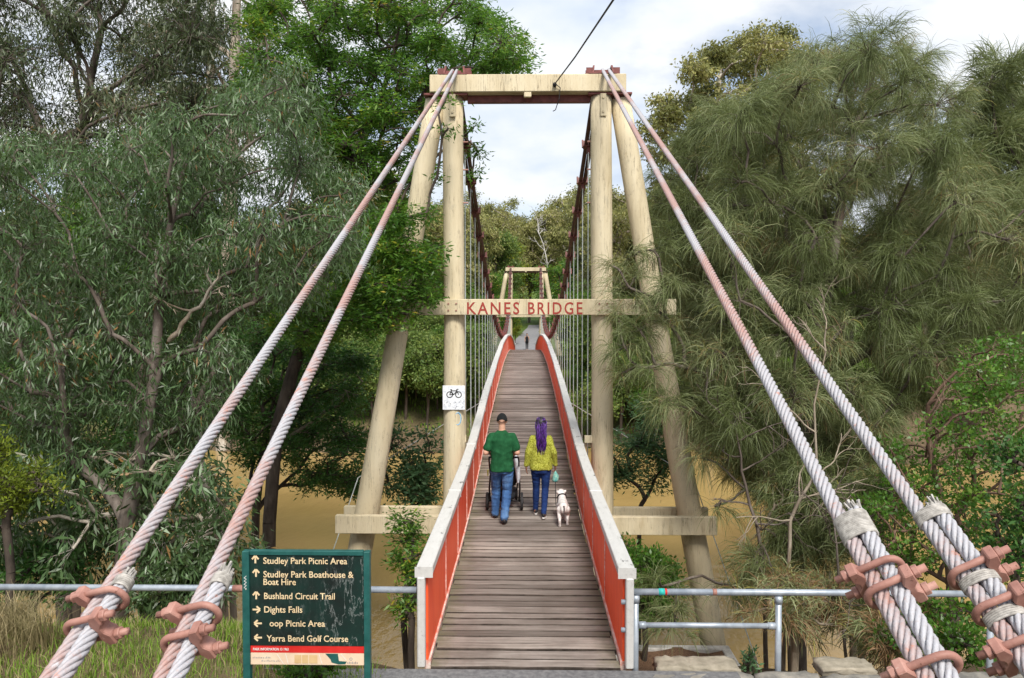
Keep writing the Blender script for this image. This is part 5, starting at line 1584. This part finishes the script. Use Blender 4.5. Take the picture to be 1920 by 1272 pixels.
# --- top left tall olive gum
cl = crown_points(rng, [(-120, -120), (440, -120), (400, 40), (415, 200), (330, 330), (200, 260), (60, 310), (-120, 360)], 15.0, 19.0, 1.15)
tree('gum_tree', 'tall olive gum tree filling the top left corner', 'tree', [on_ground(120, 16.5), at(110, 800, 16.5), at(120, 500, 16.8), at(150, 250, 17), at(190, 60, 17)], cl, 'hang', 'bark_grey', 'leaf_topgum', 103,
     r0=0.17, clump_r=0.92, sprays=52, per=20, L=0.15, W=0.026, droop=0.7, spread=0.2, tipr=0.016)
# --- bright wattle behind the ropes and beside the tower
cl = crown_points(rng, [(480, 20), (560, -60), (700, -80), (860, -40), (930, 60), (985, 90), (975, 130), (900, 145), (850, 190), (760, 190), (690, 230), (640, 300), (560, 260), (470, 180)], 14.4, 18.5, 0.72)
cl2 = crown_points(rng, [(700, 430), (760, 400), (800, 470), (800, 560), (760, 590), (720, 600), (640, 600), (600, 640), (520, 620), (540, 560), (650, 520)], 12.7, 14.8, 0.50)
cl3 = crown_points(rng, [(600, 230), (700, 220), (800, 200), (800, 330), (780, 420), (700, 430), (620, 420), (580, 330)], 15.0, 18.0, 0.62)
cl2b = np.array([at(888, 240, 14.6), at(895, 285, 14.5), at(885, 325, 14.4), at(835, 190, 13.0), at(840, 240, 12.9), at(820, 330, 13.0), at(800, 400, 13.0), at(960, 110, 15), at(925, 120, 15.2), at(690, 320, 16), at(740, 300, 15.5), at(620, 340, 16.5), at(790, 320, 15)] + [at(*q, 12.95) for q in ((725, 470), (765, 450), (795, 500), (740, 530), (800, 560), (765, 590), (720, 575), (815, 470), (700, 620), (750, 420), (690, 540))])
tree('wattle_tree', 'bright green feathery wattle tree leaning over the left tower leg', 'tree', trunk_from((500, 14.6), (505, 980, 14.6), (520, 800, 14.8), (580, 600, 15.2), (640, 430, 15.5), (665, 300, 15.8), (710, 200, 16), (740, 90, 16)), np.concatenate([cl, cl3, cl2, cl2b]), 'feather', 'bark_dark', 'leaf_wattle', 104, cs=[1.0] * len(cl) + [0.75] * len(cl3) + [0.8] * len(cl2) + [0.42] * 3 + [0.36] * 4 + [0.7] * 6 + [0.62] * 11,
     r0=0.13, clump_r=0.58, sprays=30, per=20, L=0.11, W=0.03, spread=0.08, flatz=0.55, tipr=0.014)
# --- dark lower wattle
cl = crown_points(rng, [(420, 600), (560, 640), (680, 680), (660, 780), (670, 920), (610, 930), (560, 870), (480, 870), (430, 780)], 15.0, 18.0, 0.66)
tree('wattle_tree', 'dark leafy wattle over the brown water left of the tower', 'tree', trunk_from((470, 16.0), (480, 960, 16.0), (500, 800, 16.2), (530, 700, 16.3)), cl, 'feather', 'bark_dark', 'leaf_dark', 105,
     r0=0.085, clump_r=0.55, sprays=24, per=20, L=0.11, W=0.032, spread=0.10, flatz=0.6, tipr=0.013, extra_tint=0.08)
# --- dark understorey on the left
for k, (poly, d0, d1, sd, lb) in enumerate((
        ([(-120, 480), (180, 420), (380, 480), (420, 700), (330, 880), (120, 900), (-120, 880)], 16.5, 20.0, 106, 'dark green tree behind the near drooping gum at the left edge'),
        ([(150, 330), (300, 290), (380, 330), (390, 500), (220, 560), (130, 450)], 15.0, 17.0, 107, 'green bushy tree glowing between the left gums'))):
    cl = crown_points(rng, poly, d0, d1, 0.95 if k == 0 else 0.75)
    c0_ = cl.mean(0)
    tree('understorey_tree', lb, 'tree', [np.array((c0_[0], c0_[1], max(gz_(c0_[0], c0_[1]), WATER) - 0.2)), c0_ * (1, 1, 0.4), c0_], cl, 'feather', 'bark_dark', 'leaf_dark' if k == 0 else 'leaf_wattle', sd,
         r0=0.16, clump_r=0.8, sprays=26, per=20, L=0.14, W=0.042, spread=0.14, flatz=0.7, tipr=0.014, extra_tint=0.0 if k == 0 else -0.1)
# --- left shrubs by the water
def shrub(name, label, px, py, d, rx, rz, leaf, bark, seed, n=14, sprays=16, per=12, L=0.07, W=0.03, style='up', clump=0.3, spread=0.07, et=0.0, droop=0.6):
    r_ = np.random.default_rng(seed)
    c = at(px, py, d)
    pts = []
    while len(pts) < n:
        u = r_.uniform(-1, 1, 3)
        if np.dot(u, u) < 1: pts.append(c + u * (rx, rx * 0.7, rz))
    g = np.array((c[0], d, max(gz_(c[0], d), WATER) - 0.15))
    return tree(name, label, 'shrub', [g, g + (c - g) * 0.45 + r_.normal(0, .05, 3), g + (c - g) * 0.75], pts, style, bark, leaf, seed, r0=0.05, clump_r=clump, sprays=sprays, per=per, L=L, W=W, spread=spread, tipr=0.008, extra_tint=et, droop=droop, gnarl=0.2)
shrub('shrub', 'yellow-green bush at the left edge above the grass', 10, 920, 8.6, 0.42, 0.62, 'leaf_yellow', 'bark_dark', 201, 16, 18, 16, 0.06, 0.022, et=-0.2)
shrub('shrub', 'green leafy shrub between the left raking leg and post', 770, 875, 16.5, 0.8, 0.9, 'leaf_blue', 'bark_dark', 202, 20, 12, 14, 0.13, 0.045, 'feather', clump=0.40, spread=0.10, et=-0.05)
shrub('shrub', 'leafy shrub hanging over water beside the left railing end', 772, 1105, 10.6, 0.22, 0.62, 'leaf_wattle', 'bark_dark', 203, 9, 12, 12, 0.10, 0.026, 'feather', 0.26)
shrub('shrub', 'small shrub under the lower beam left of the railing', 765, 1000, 11.6, 0.25, 0.28, 'leaf_wattle', 'bark_dark', 213, 6, 10, 12, 0.10, 0.026, 'feather', 0.24)
shrub('shrub', 'dark shrub on the bank behind the left pipe rail', 330, 1090, 8.9, 0.62, 0.28, 'leaf_gum', 'bark_dark', 204, 18, 16, 12, 0.13, 0.03, 'hang', 0.3, 0.09, -0.1)
shrub('shrub', 'shadowy low shrub behind rope clamps at left', 60, 1060, 9.4, 0.7, 0.42, 'leaf_dark', 'bark_dark', 205, 16, 16, 12, 0.09, 0.03, 'up', 0.32)
shrub('low_plant', 'low green plants under the direction sign', 590, 1262, 6.35, 0.30, 0.05, 'leaf_shrub', 'bark_dark', 206, 14, 9, 8, 0.055, 0.028, 'up', 0.10, 0.03)
# --- right: she oaks
clA = crown_points(rng, [(1350, 330), (1370, 210), (1440, 150), (1530, 120), (1590, 100), (1640, 75), (1710, 100), (1750, 160), (1775, 250), (1840, 330), (1960, 350), (1990, 700), (1880, 700), (1800, 660), (1700, 760), (1560, 800), (1420, 780), (1390, 820), (1360, 700), (1340, 500)], 11.8, 16.5, 0.84, 6000)
clC = crown_points(rng, [(1345, 740), (1450, 720), (1620, 760), (1650, 850), (1560, 900), (1420, 890), (1370, 850)], 12.6, 15.5, 0.72)
clB = crown_points(rng, [(1250, 350), (1300, 250), (1370, 190), (1400, 400), (1390, 800), (1320, 840), (1290, 700), (1262, 560), (1250, 450)], 14.7, 17.0, 0.75, 6000)
cl = np.concatenate([clA, clC, clB])
cl2 = np.array([at(1180, 540, 12.4), at(1200, 620, 12.2), at(1170, 650, 12.5), at(1215, 690, 12.3), at(1250, 540, 12.2), at(1225, 470, 12.6), at(1190, 480, 12.8), at(1250, 760, 12.2), at(1450, 930, 12.5), at(1240, 1100, 11.2), at(1265, 1170, 11.0), at(1420, 1060, 11), at(1500, 880, 12.2), at(1560, 900, 12), at(1610, 860, 12.4), at(1340, 800, 12.6), at(1480, 1000, 11.8), at(1540, 1040, 11.6), at(1450, 1100, 11.0), at(1520, 950, 12.6), at(1330, 720, 13.0), at(1640, 800, 12.2), at(1580, 820, 12.8)] + [at(1258, 610, 12.5), at(1285, 690, 12.5), at(1300, 770, 12.4), at(1318, 860, 12.4), at(1340, 950, 12.2), at(1230, 580, 12.6), at(1375, 1100, 11.8), at(1160, 600, 12.6), at(1150, 500, 12.7), at(1165, 700, 12.7)])
tree('she_oak', 'large weeping she oak spreading behind the right backstay ropes', 'tree', trunk_from((1500, 13.2), (1490, 1000, 13.2), (1510, 820, 13.2), (1540, 620, 13.4), (1570, 430, 13.6), (1600, 250, 13.8), (1640, 130, 13.8)), np.concatenate([cl, cl2]), 'needle', 'bark_grey', 'leaf_sheoak', 110, cs=[1.0] * len(cl) + [0.62] * 12 + [0.68] * (len(cl2) - 22) + [0.42] * 10,
     r0=0.17, clump_r=0.64, sprays=24, per=42, L=0.36, W=0.0068, extra_tint=0.09, droop=0.68, tipr=0.011, flatz=0.75)
cl = crown_points(rng, [(1790, 330), (1820, 210), (1870, 130), (1940, 170), (2050, 180), (2080, 520), (1900, 520), (1840, 430)], 15.5, 18.5, 0.8)
tree('she_oak', 'darker she oak top at the right edge of the picture', 'tree', [on_ground(1960, 17), at(1950, 800, 17), at(1940, 500, 17), at(1930, 300, 17)], cl, 'needle', 'bark_dark', 'leaf_sheoak', 111,
     r0=0.17, clump_r=0.72, sprays=22, per=30, L=0.40, W=0.012, droop=0.4, tipr=0.012, extra_tint=-0.18)
# --- right fresh green shrub tree
cl = crown_points(rng, [(1640, 1010), (1600, 950), (1690, 930), (1650, 850), (1740, 820), (1780, 720), (1850, 650), (1960, 640), (1990, 1000), (1900, 1090), (1780, 1060), (1720, 1080)], 8.9, 10.8, 0.42)
tree('shrub_tree', 'fresh green small-leaved shrub with twisted reddish stem at right', 'tree', trunk_from((1795, 9.6), (1785, 1100, 9.6), (1770, 960, 9.6), (1745, 860, 9.6), (1740, 760, 9.6), (1790, 700, 9.6)), cl, 'up', 'bark_red', 'leaf_shrub', 112,
     r0=0.07, clump_r=0.32, sprays=11, per=14, L=0.06, W=0.032, spread=0.055, tipr=0.008)
shrub('shrub', 'dark leafy shrub at the bottom right corner edge', 1905, 960, 8.4, 0.25, 0.8, 'leaf_dark', 'bark_dark', 207, 12, 11, 12, 0.08, 0.036)
shrub('acacia_bush', 'blue-green acacia bush between the right post and raking leg', 1200, 850, 16.5, 0.85, 0.95, 'leaf_blue', 'bark_dark', 208, 18, 18, 16, 0.11, 0.035, 'feather', 0.42, 0.11)
shrub('shrub', 'dense green shrub under the right lower beam', 1205, 1090, 12.8, 0.58, 0.75, 'leaf_shrub', 'bark_dark', 209, 26, 18, 14, 0.09, 0.035, clump=0.36, et=-0.22)
shrub('shrub', 'brown-tipped low scrub behind the right pipe fence', 1600, 1120, 10.2, 1.0, 0.55, 'leaf_sheoak', 'bark_bare', 210, 14, 10, 18, 0.22, 0.010, 'needle', 0.36, et=-0.05, droop=0.5)
shrub('dry_scrub', 'dry brown twiggy scrub behind the right pipe fence post', 1490, 1130, 9.6, 0.62, 0.42, 'leaf_sheoak', 'bark_bare', 214, 14, 13, 20, 0.22, 0.009, 'needle', 0.34, et=0.46, droop=0.5)
shrub('dry_scrub', 'dry reddish scrub below the right rope clamps', 1680, 1190, 9.0, 0.7, 0.32, 'leaf_sheoak', 'bark_bare', 215, 14, 13, 20, 0.20, 0.009, 'needle', 0.32, et=0.5, droop=0.5)
shrub('shrub', 'olive hanging scrub in front of the water right of the raking leg', 1490, 960, 12.0, 0.6, 0.8, 'leaf_sheoak', 'bark_bare', 216, 18, 15, 22, 0.30, 0.009, 'needle', 0.42, et=0.02, droop=0.6)
shrub('shrub', 'olive hanging scrub between the two right ropes', 1620, 980, 11.5, 0.7, 0.75, 'leaf_sheoak', 'bark_bare', 217, 16, 15, 22, 0.30, 0.009, 'needle', 0.42, et=-0.05, droop=0.6)
shrub('shrub', 'green bank shrub just beyond the right edge of the fence', 2080, 1010, 9.5, 0.9, 0.8, 'leaf_shrub', 'bark_dark', 219, 16, 12, 14, 0.08, 0.036, et=-0.15)
shrub('shrub', 'olive bank scrub beyond the right picture edge', 2180, 900, 12.5, 1.3, 1.2, 'leaf_sheoak', 'bark_dark', 220, 18, 14, 20, 0.34, 0.010, 'needle', 0.55, droop=0.6)
shrub('shrub', 'small grey-green weed at the foot of the pipe fence', 1405, 1235, 7.9, 0.10, 0.10, 'leaf_blue', 'bark_dark', 211, 5, 6, 8, 0.07, 0.022, clump=0.08, spread=0.03)
shrub('shrub', 'leafy shrub in front of water at the lower right', 1770, 1180, 8.6, 0.7, 0.30, 'leaf_shrub', 'bark_dark', 212, 14, 12, 12, 0.07, 0.035, et=-0.15)

# --- bare saplings in front of the she oak
def bare_sapling(name, label, trunk, seed, n, reach, bark='bark_bare', r0=0.035):
    r_ = np.random.default_rng(seed)
    T = [np.array(p, float) for p in trunk]
    base = T[0]
    P, R2 = [], []
    tt = np.array(T)
    seg = np.linspace(0, len(T) - 1, 12)
    tr = np.stack([np.interp(seg, np.arange(len(T)), tt[:, k]) for k in range(3)], 1) + r_.normal(0, 0.012, (12, 3))
    P.append(tr); R2.append(np.linspace(r0, r0 * 0.3, 12))
    stack = []
    for _ in range(n):
        k = r_.integers(3, 12); d = unit(r_.normal(0, 1, 3) * (1, 0.8, 0.5) + (0, 0, 0.55)); stack.append((tr[k], d, reach * r_.uniform(0.5, 1.1), r0 * 0.42, 0))
    while stack:
        p, d, ln, r, dep = stack.pop()
        pts = [p]
        for i in range(11):
            d = unit(d + r_.normal(0, 0.13, 3) + np.array((0, 0, -0.02 if dep else 0.03))); pts.append(pts[-1] + d * ln / 11)
        P.append(np.array(pts)); R2.append(np.linspace(r, r * 0.35, 12))
        if dep < 2:
            for _ in range(3 if dep == 0 else 2):
                i = r_.integers(4, 11); stack.append((pts[i], unit(d + r_.normal(0, 0.6, 3)), ln * 0.55, r * 0.6, dep + 1))
    V, Q = tubes_batch(np.array(P) - base, np.array(R2), 5)
    root = empty(name, tuple(base)); tag(root, label, 'tree')
    link('trunk', mk(V, Q, smooth=True), M[bark], root)
    return root
bare_sapling('bare_sapling', 'bare pale sapling forking in front of the she oak', trunk_from((1470, 10.6), (1478, 1050, 10.6), (1490, 960, 10.6), (1532, 880, 10.6), (1525, 770, 10.6), (1550, 660, 10.6)), 301, 9, 1.0)
bare_sapling('bare_sapling', 'bare brown sapling beside the right lower beam end', trunk_from((1440, 11.4), (1430, 1030, 11.4), (1395, 900, 11.5), (1380, 800, 11.6)), 302, 8, 0.9, 'bark_grey', 0.04)
bare_sapling('dead_branch', 'arching dead branch above the fresh green shrub', [at(1745, 880, 9.3), at(1738, 790, 9.2), at(1770, 725, 9.2), at(1830, 685, 9.2)], 303, 7, 0.5, 'bark_red', 0.022)
bare_sapling('dead_branch', 'pale dead branch poking out above the water left of the tower', [at(500, 850, 15.6), at(570, 800, 15.5), at(640, 755, 15.4), at(680, 715, 15.3)], 304, 3, 0.4, 'bark_bare', 0.05)
bare_sapling('bare_sapling', 'thin bare stems hanging over the lower right fence', trunk_from((1600, 9.4), (1570, 1050, 9.6), (1560, 950, 9.8)), 305, 9, 0.9, 'bark_grey', 0.025)

# --- far bank and hillside
def proto(seed, H, leaf, bark, npx, L=0.30, W=0.13, lean=0.3, form='hang', cr=1.3):
    r_ = np.random.default_rng(seed)
    pts = []
    while len(pts) < npx:
        u = r_.uniform(-1, 1, 3)
        if np.dot(u, u) < 1 and u[2] > -0.85: pts.append(np.array((0, 0, H * 0.62)) + u * (H * 0.27, H * 0.27, H * 0.36))
    tk = [(0, 0, -0.5), (lean * .3, 0.1, H * 0.2), (lean * .8, 0, H * 0.42), (lean, 0.1, H * 0.62), (lean * 1.3, 0, H * 0.8)]
    return tree('hill_tree', 'x', 'tree', tk, pts, form, bark, leaf, seed, r0=H * 0.017, clump_r=cr, sprays=26, per=13, L=L, W=W, spread=0.28, droop=0.5, flatz=0.62, tipr=0.03)
protos = [proto(401, 13, 'leaf_hill', 'bark_pale', 42), proto(402, 15, 'leaf_hill', 'bark_pale', 46), proto(403, 11, 'leaf_hill_green', 'bark_dark', 34, 0.26, 0.12, 0.2, 'up'), proto(404, 14, 'leaf_olive', 'bark_grey', 44), proto(405, 9, 'leaf_wattle', 'bark_dark', 30, 0.22, 0.09, 0.2, 'feather'), proto(406, 5, 'leaf_hill_green', 'bark_dark', 22, 0.20, 0.10, 0.1, 'up', 0.9), proto(407, 8, 'leaf_yellow', 'bark_grey', 24, 0.24, 0.10, 0.1, 'up', 1.0)]
used = [False] * len(protos)
def plant(k, x, y, s=1.0, rz=None, label=None, group=None):
    src = protos[k]
    z = gz_(x, y) - 0.1
    if not used[k]:
        o = src; used[k] = True
    else:
        o = src.copy(); COL.objects.link(o)
        for ch in src.children:
            c_ = ch.copy(); COL.objects.link(c_); c_.parent = o
    o.location = (x, y, z); o.scale = (s, s, s * R_.uniform(0.92, 1.08)); o.rotation_euler = (0, 0, R_.uniform(0, 6.28) if rz is None else rz)
    o['label'] = label; o['category'] = 'tree'
    if group: o['group'] = group
    elif 'group' in o: del o['group']
    return o
LOOK = ['pale-barked olive gum', 'tall pale-barked olive gum', 'rounded green tree', 'grey-barked olive gum', 'dark-stemmed bright green wattle', 'low green bush', 'yellow-green tree']
def side_of(x): return 'left' if x < 0 else 'right'
def far_plant(k, x, y, s, where, grp):
    plant(k, x, y, s, label='%s %s, %s of the bridge' % (LOOK[k], where, side_of(x)), group='%s %s, %s of the bridge' % (LOOK[k], grp, side_of(x)))
rq = random.Random(31)
spots = []
def clear(x, y, r): return all((x - a) ** 2 + (y - b) ** 2 > r * r for a, b in spots)
n_ = 0
while n_ < 72:                                   # far bank belt, left and right of the bridge line
    x, y = rq.uniform(-46, 46), rq.uniform(57, 72)
    if abs(x) < 5.0 or not clear(x, y, 2.9): continue
    spots.append((x, y)); n_ += 1
    far_plant(rq.choice((0, 1, 2, 3, 3, 4)), x, y, rq.uniform(0.75, 1.05), 'on the far river bank', 'trees on the far bank')
n_ = 0
while n_ < 46:                                   # hillside
    y = rq.uniform(82, 135); x = rq.uniform(-30, 30)
    if abs(x - float(path_x(y))) < 3.4 or not clear(x, y, 4.2): continue
    spots.append((x, y)); n_ += 1
    far_plant(rq.choice((0, 0, 1, 1, 3, 2)), x, y, rq.uniform(0.85, 1.15), 'on the hillside beyond the far tower', 'trees on the far hillside')
for px, y, k, s_ in ((905, 112, 0, 1.25), (930, 124, 1, 1.25), (965, 132, 0, 1.35), (992, 138, 1, 1.25), (1018, 136, 0, 1.45), (1045, 128, 1, 1.35), (1075, 118, 1, 1.4), (1100, 110, 0, 1.4), (950, 150, 1, 1.4), (1030, 150, 1, 1.5), (880, 130, 1, 1.3), (1120, 128, 1, 1.5)):
    far_plant(k, at(px, 500, y)[0], y, s_, 'on the hillside beyond the far tower', 'trees on the far hillside')
n_ = 0
while n_ < 34:                                   # bushes at the far water edge
    x = rq.uniform(-32, 30); y = 50 - 5.0 * float(sstep(2, 22, x)) + rq.uniform(-2.5, 4)
    if abs(x) < 2.6: continue
    n_ += 1
    far_plant(5, x, y, rq.uniform(0.45, 0.85), 'along the far water edge', 'bushes along the far water edge')
n_ = 0
while n_ < 64:                                   # thicket on the slope beside the far half of the bridge
    x = rq.uniform(-16, 13); y = rq.uniform(49.5, 61)
    if abs(x) < 2.9: continue
    n_ += 1
    k_ = rq.choice((5, 5, 2, 4, 4)); far_plant(k_, x, y, rq.uniform(0.8, 1.25) * (1.0 if k_ == 5 else 0.55), 'in the thicket on the far slope', 'thicket on the far slope')
plant(6, at(945, 400, 96)[0], 96, 1.45, label='bright yellow-green tree on the skyline beyond the tower opening')
plant(6, at(966, 640, 84)[0], 84, 0.34, label='bright green bush left of the far path')
plant(4, at(945, 640, 70)[0], 70.5, 0.62, label='green bush crowding the far tower on its left')
plant(4, at(1050, 560, 69)[0], 69, 0.95, label='dark green tree touching the top of the far tower')
plant(4, at(985, 530, 73)[0] - 3.4, 74, 0.9, label='green tree behind the left leg of the far tower')
bare_sapling('dead_tree', 'bare white-limbed dead tree among the hillside gums', [np.array((at(1032, 480, 90)[0], 90, gz_(3.0, 90) - 0.3)), at(1030, 560, 90), at(1026, 490, 90), at(1018, 455, 90), at(1006, 430, 90)], 306, 8, 2.6, 'bark_white', 0.11)
for px, d, k, sc_ in [(700 + 20 * q, 46.5 + (q * 7 % 5), (5, 5, 4, 5, 2)[q % 5], (1.0, 0.85, 0.5, 1.15, 0.45)[q % 5]) for q in range(9)] + [(1120 + 22 * q, 45.5 + (q * 3 % 5), (5, 4, 5, 5)[q % 4], (0.9, 0.5, 1.1, 0.8)[q % 4]) for q in range(9)] + [(520 + 26 * q, 47 + q % 3, 5, 0.9) for q in range(6)]:
    far_plant(k, at(px, 700, d)[0], d, sc_, 'in the thicket on the far slope', 'thicket on the far slope')
bare_sapling('dead_branch', 'thick pale broken limb behind the left backstay ropes', [at(318, 640, 9.7), at(345, 600, 9.6), at(385, 560, 9.6), at(410, 505, 9.6)], 307, 3, 0.5, 'bark_pale', 0.04)
bare_sapling('bare_sapling', 'white slender leaning trunk over the water at left', trunk_from((440, 11.5), (430, 1010, 11.5), (395, 930, 11.4), (375, 840, 11.4), (362, 740, 11.3)), 308, 4, 0.8, 'bark_pale', 0.06)
# tall gum behind the right she oak, pale tall gums behind the left trees
r_ = np.random.default_rng(77)
cl = crown_points(r_, [(1215, 260), (1225, 220), (1275, 150), (1330, 90), (1380, 70), (1430, 75), (1500, 62), (1540, 120), (1500, 300), (1380, 420), (1230, 420), (1240, 330)], 44, 52, 2.0)
tree('gum_tree', 'brown-tinged gum tree rising behind the she oak', 'tree', [on_ground(1330, 49), at(1330, 700, 49), at(1330, 450, 49), at(1340, 250, 49), at(1350, 150, 49)], cl, 'hang', 'bark_pale', 'leaf_hill', 113,
     r0=0.34, clump_r=1.35, sprays=34, per=20, L=0.28, W=0.11, spread=0.24, droop=0.4, flatz=0.7, tipr=0.03, extra_tint=-0.1)
for k, (px, d, top, lb) in enumerate(((440, 44, -160, 'tall pale-trunked gum rising at top left behind the wattle'), (395, 50, 60, 'slender pale gum trunk beside the tall gum at top left'))):
    cl = crown_points(r_, [(px - 160, top), (px + 90, top), (px + 110, 160), (px + 30, 330), (px - 120, 330), (px - 190, 160)], d - 3, d + 3, 2.3)
    tree('gum_tree', lb, 'tree', [on_ground(px - 20, d), at(px - 15, 600, d), at(px - 6, 300, d), at(px, 120, d), at(px + 4, 0, d), at(px + 2, -120, d)], cl, 'hang', 'bark_pale', 'leaf_olive', 114 + k,
         r0=0.42, clump_r=1.2, sprays=22, per=14, L=0.26, W=0.07, spread=0.24, droop=0.6, flatz=0.7, tipr=0.03)

# --- grasses
def blades(name, label, n, sampler, hmin, hmax, wid, mat, seed, bend=0.5, tint0=0.35, tsd=0.25):
    r_ = np.random.default_rng(seed)
    P = sampler(r_, n); n = len(P)
    h = r_.uniform(hmin, hmax, n)
    az = r_.uniform(0, 2 * np.pi, n); lean = np.stack([np.cos(az), np.sin(az), np.zeros(n)], 1) * (bend * r_.random(n))[:, None]
    side = np.stack([-np.sin(az + r_.normal(0, .8, n)), np.cos(az), np.zeros(n)], 1); side = unit(side)
    p1 = P + (np.array((0, 0, 1)) * 0.55 + lean * 0.30) * h[:, None]
    p2 = P + (np.array((0, 0, 1)) * 0.88 + lean * 1.0) * h[:, None] * np.array((1, 1, 0.95))
    w = (wid * r_.uniform(0.6, 1.3, n))[:, None]
    V = np.stack([P - side * w * .5, P + side * w * .5, p1 + side * w * .4, p1 - side * w * .4, p2], 1).reshape(-1, 3)
    b0 = np.arange(n)[:, None] * 5
    me = mk(V, b0 + np.array([[0, 1, 2, 3]]), b0 + np.array([[3, 2, 4]]), tint=np.tile(np.clip(r_.normal(tint0, tsd, n), 0, 1), 2))
    return tag(link(name, me, M[mat]), label, 'grass', kind='stuff')
def grass_s(x0, x1, y0, y1, dens=None):
    def f(r_, n):
        x, y = r_.uniform(x0, x1, n), r_.uniform(y0, y1, n)
        k = np.sin(x * 2.3 + 1) * np.sin(y * 3.1 + x) + r_.normal(0, 0.5, n) > -0.45
        x, y = x[k], y[k]
        return np.stack([x, y, terrain(x, y) - 0.01], 1)
    return f
blades('grass', 'green grass on the bank below the left ropes', 26000, grass_s(-6.2, -1.35, 5.5, 9.3), 0.05, 0.19, 0.007, 'grass', 501, 1.0, 0.46, 0.32)
def tufts(cs):
    def f(r_, n):
        c = np.array(cs)[r_.integers(0, len(cs), n)]
        x = c[:, 0] + r_.normal(0, 0.09, n); y = c[:, 1] + r_.normal(0, 0.09, n)
        return np.stack([x, y, terrain(x, y) - 0.01], 1)
    return f
blades('straw_grass', 'long dry straw grass tufts at the lower left', 1100, tufts([(-5.6, 7.2), (-5.2, 7.4), (-5.1, 6.9), (-4.8, 7.2), (-5.4, 7.7), (-5.9, 7.4)]), 0.3, 0.7, 0.008, 'straw', 502, 0.85, 0.55, 0.25)
blades('straw_grass', 'short dry litter grass right of the pipe fence', 5000, grass_s(1.3, 6.0, 7.5, 10.5), 0.05, 0.20, 0.007, 'straw', 503, 0.9, 0.3, 0.3)
blades('far_grass', 'bright grass on the far river bank', 20000, grass_s(-34, 34, 46, 62), 0.15, 0.45, 0.06, 'grass', 504, 0.6, 0.3, 0.15)
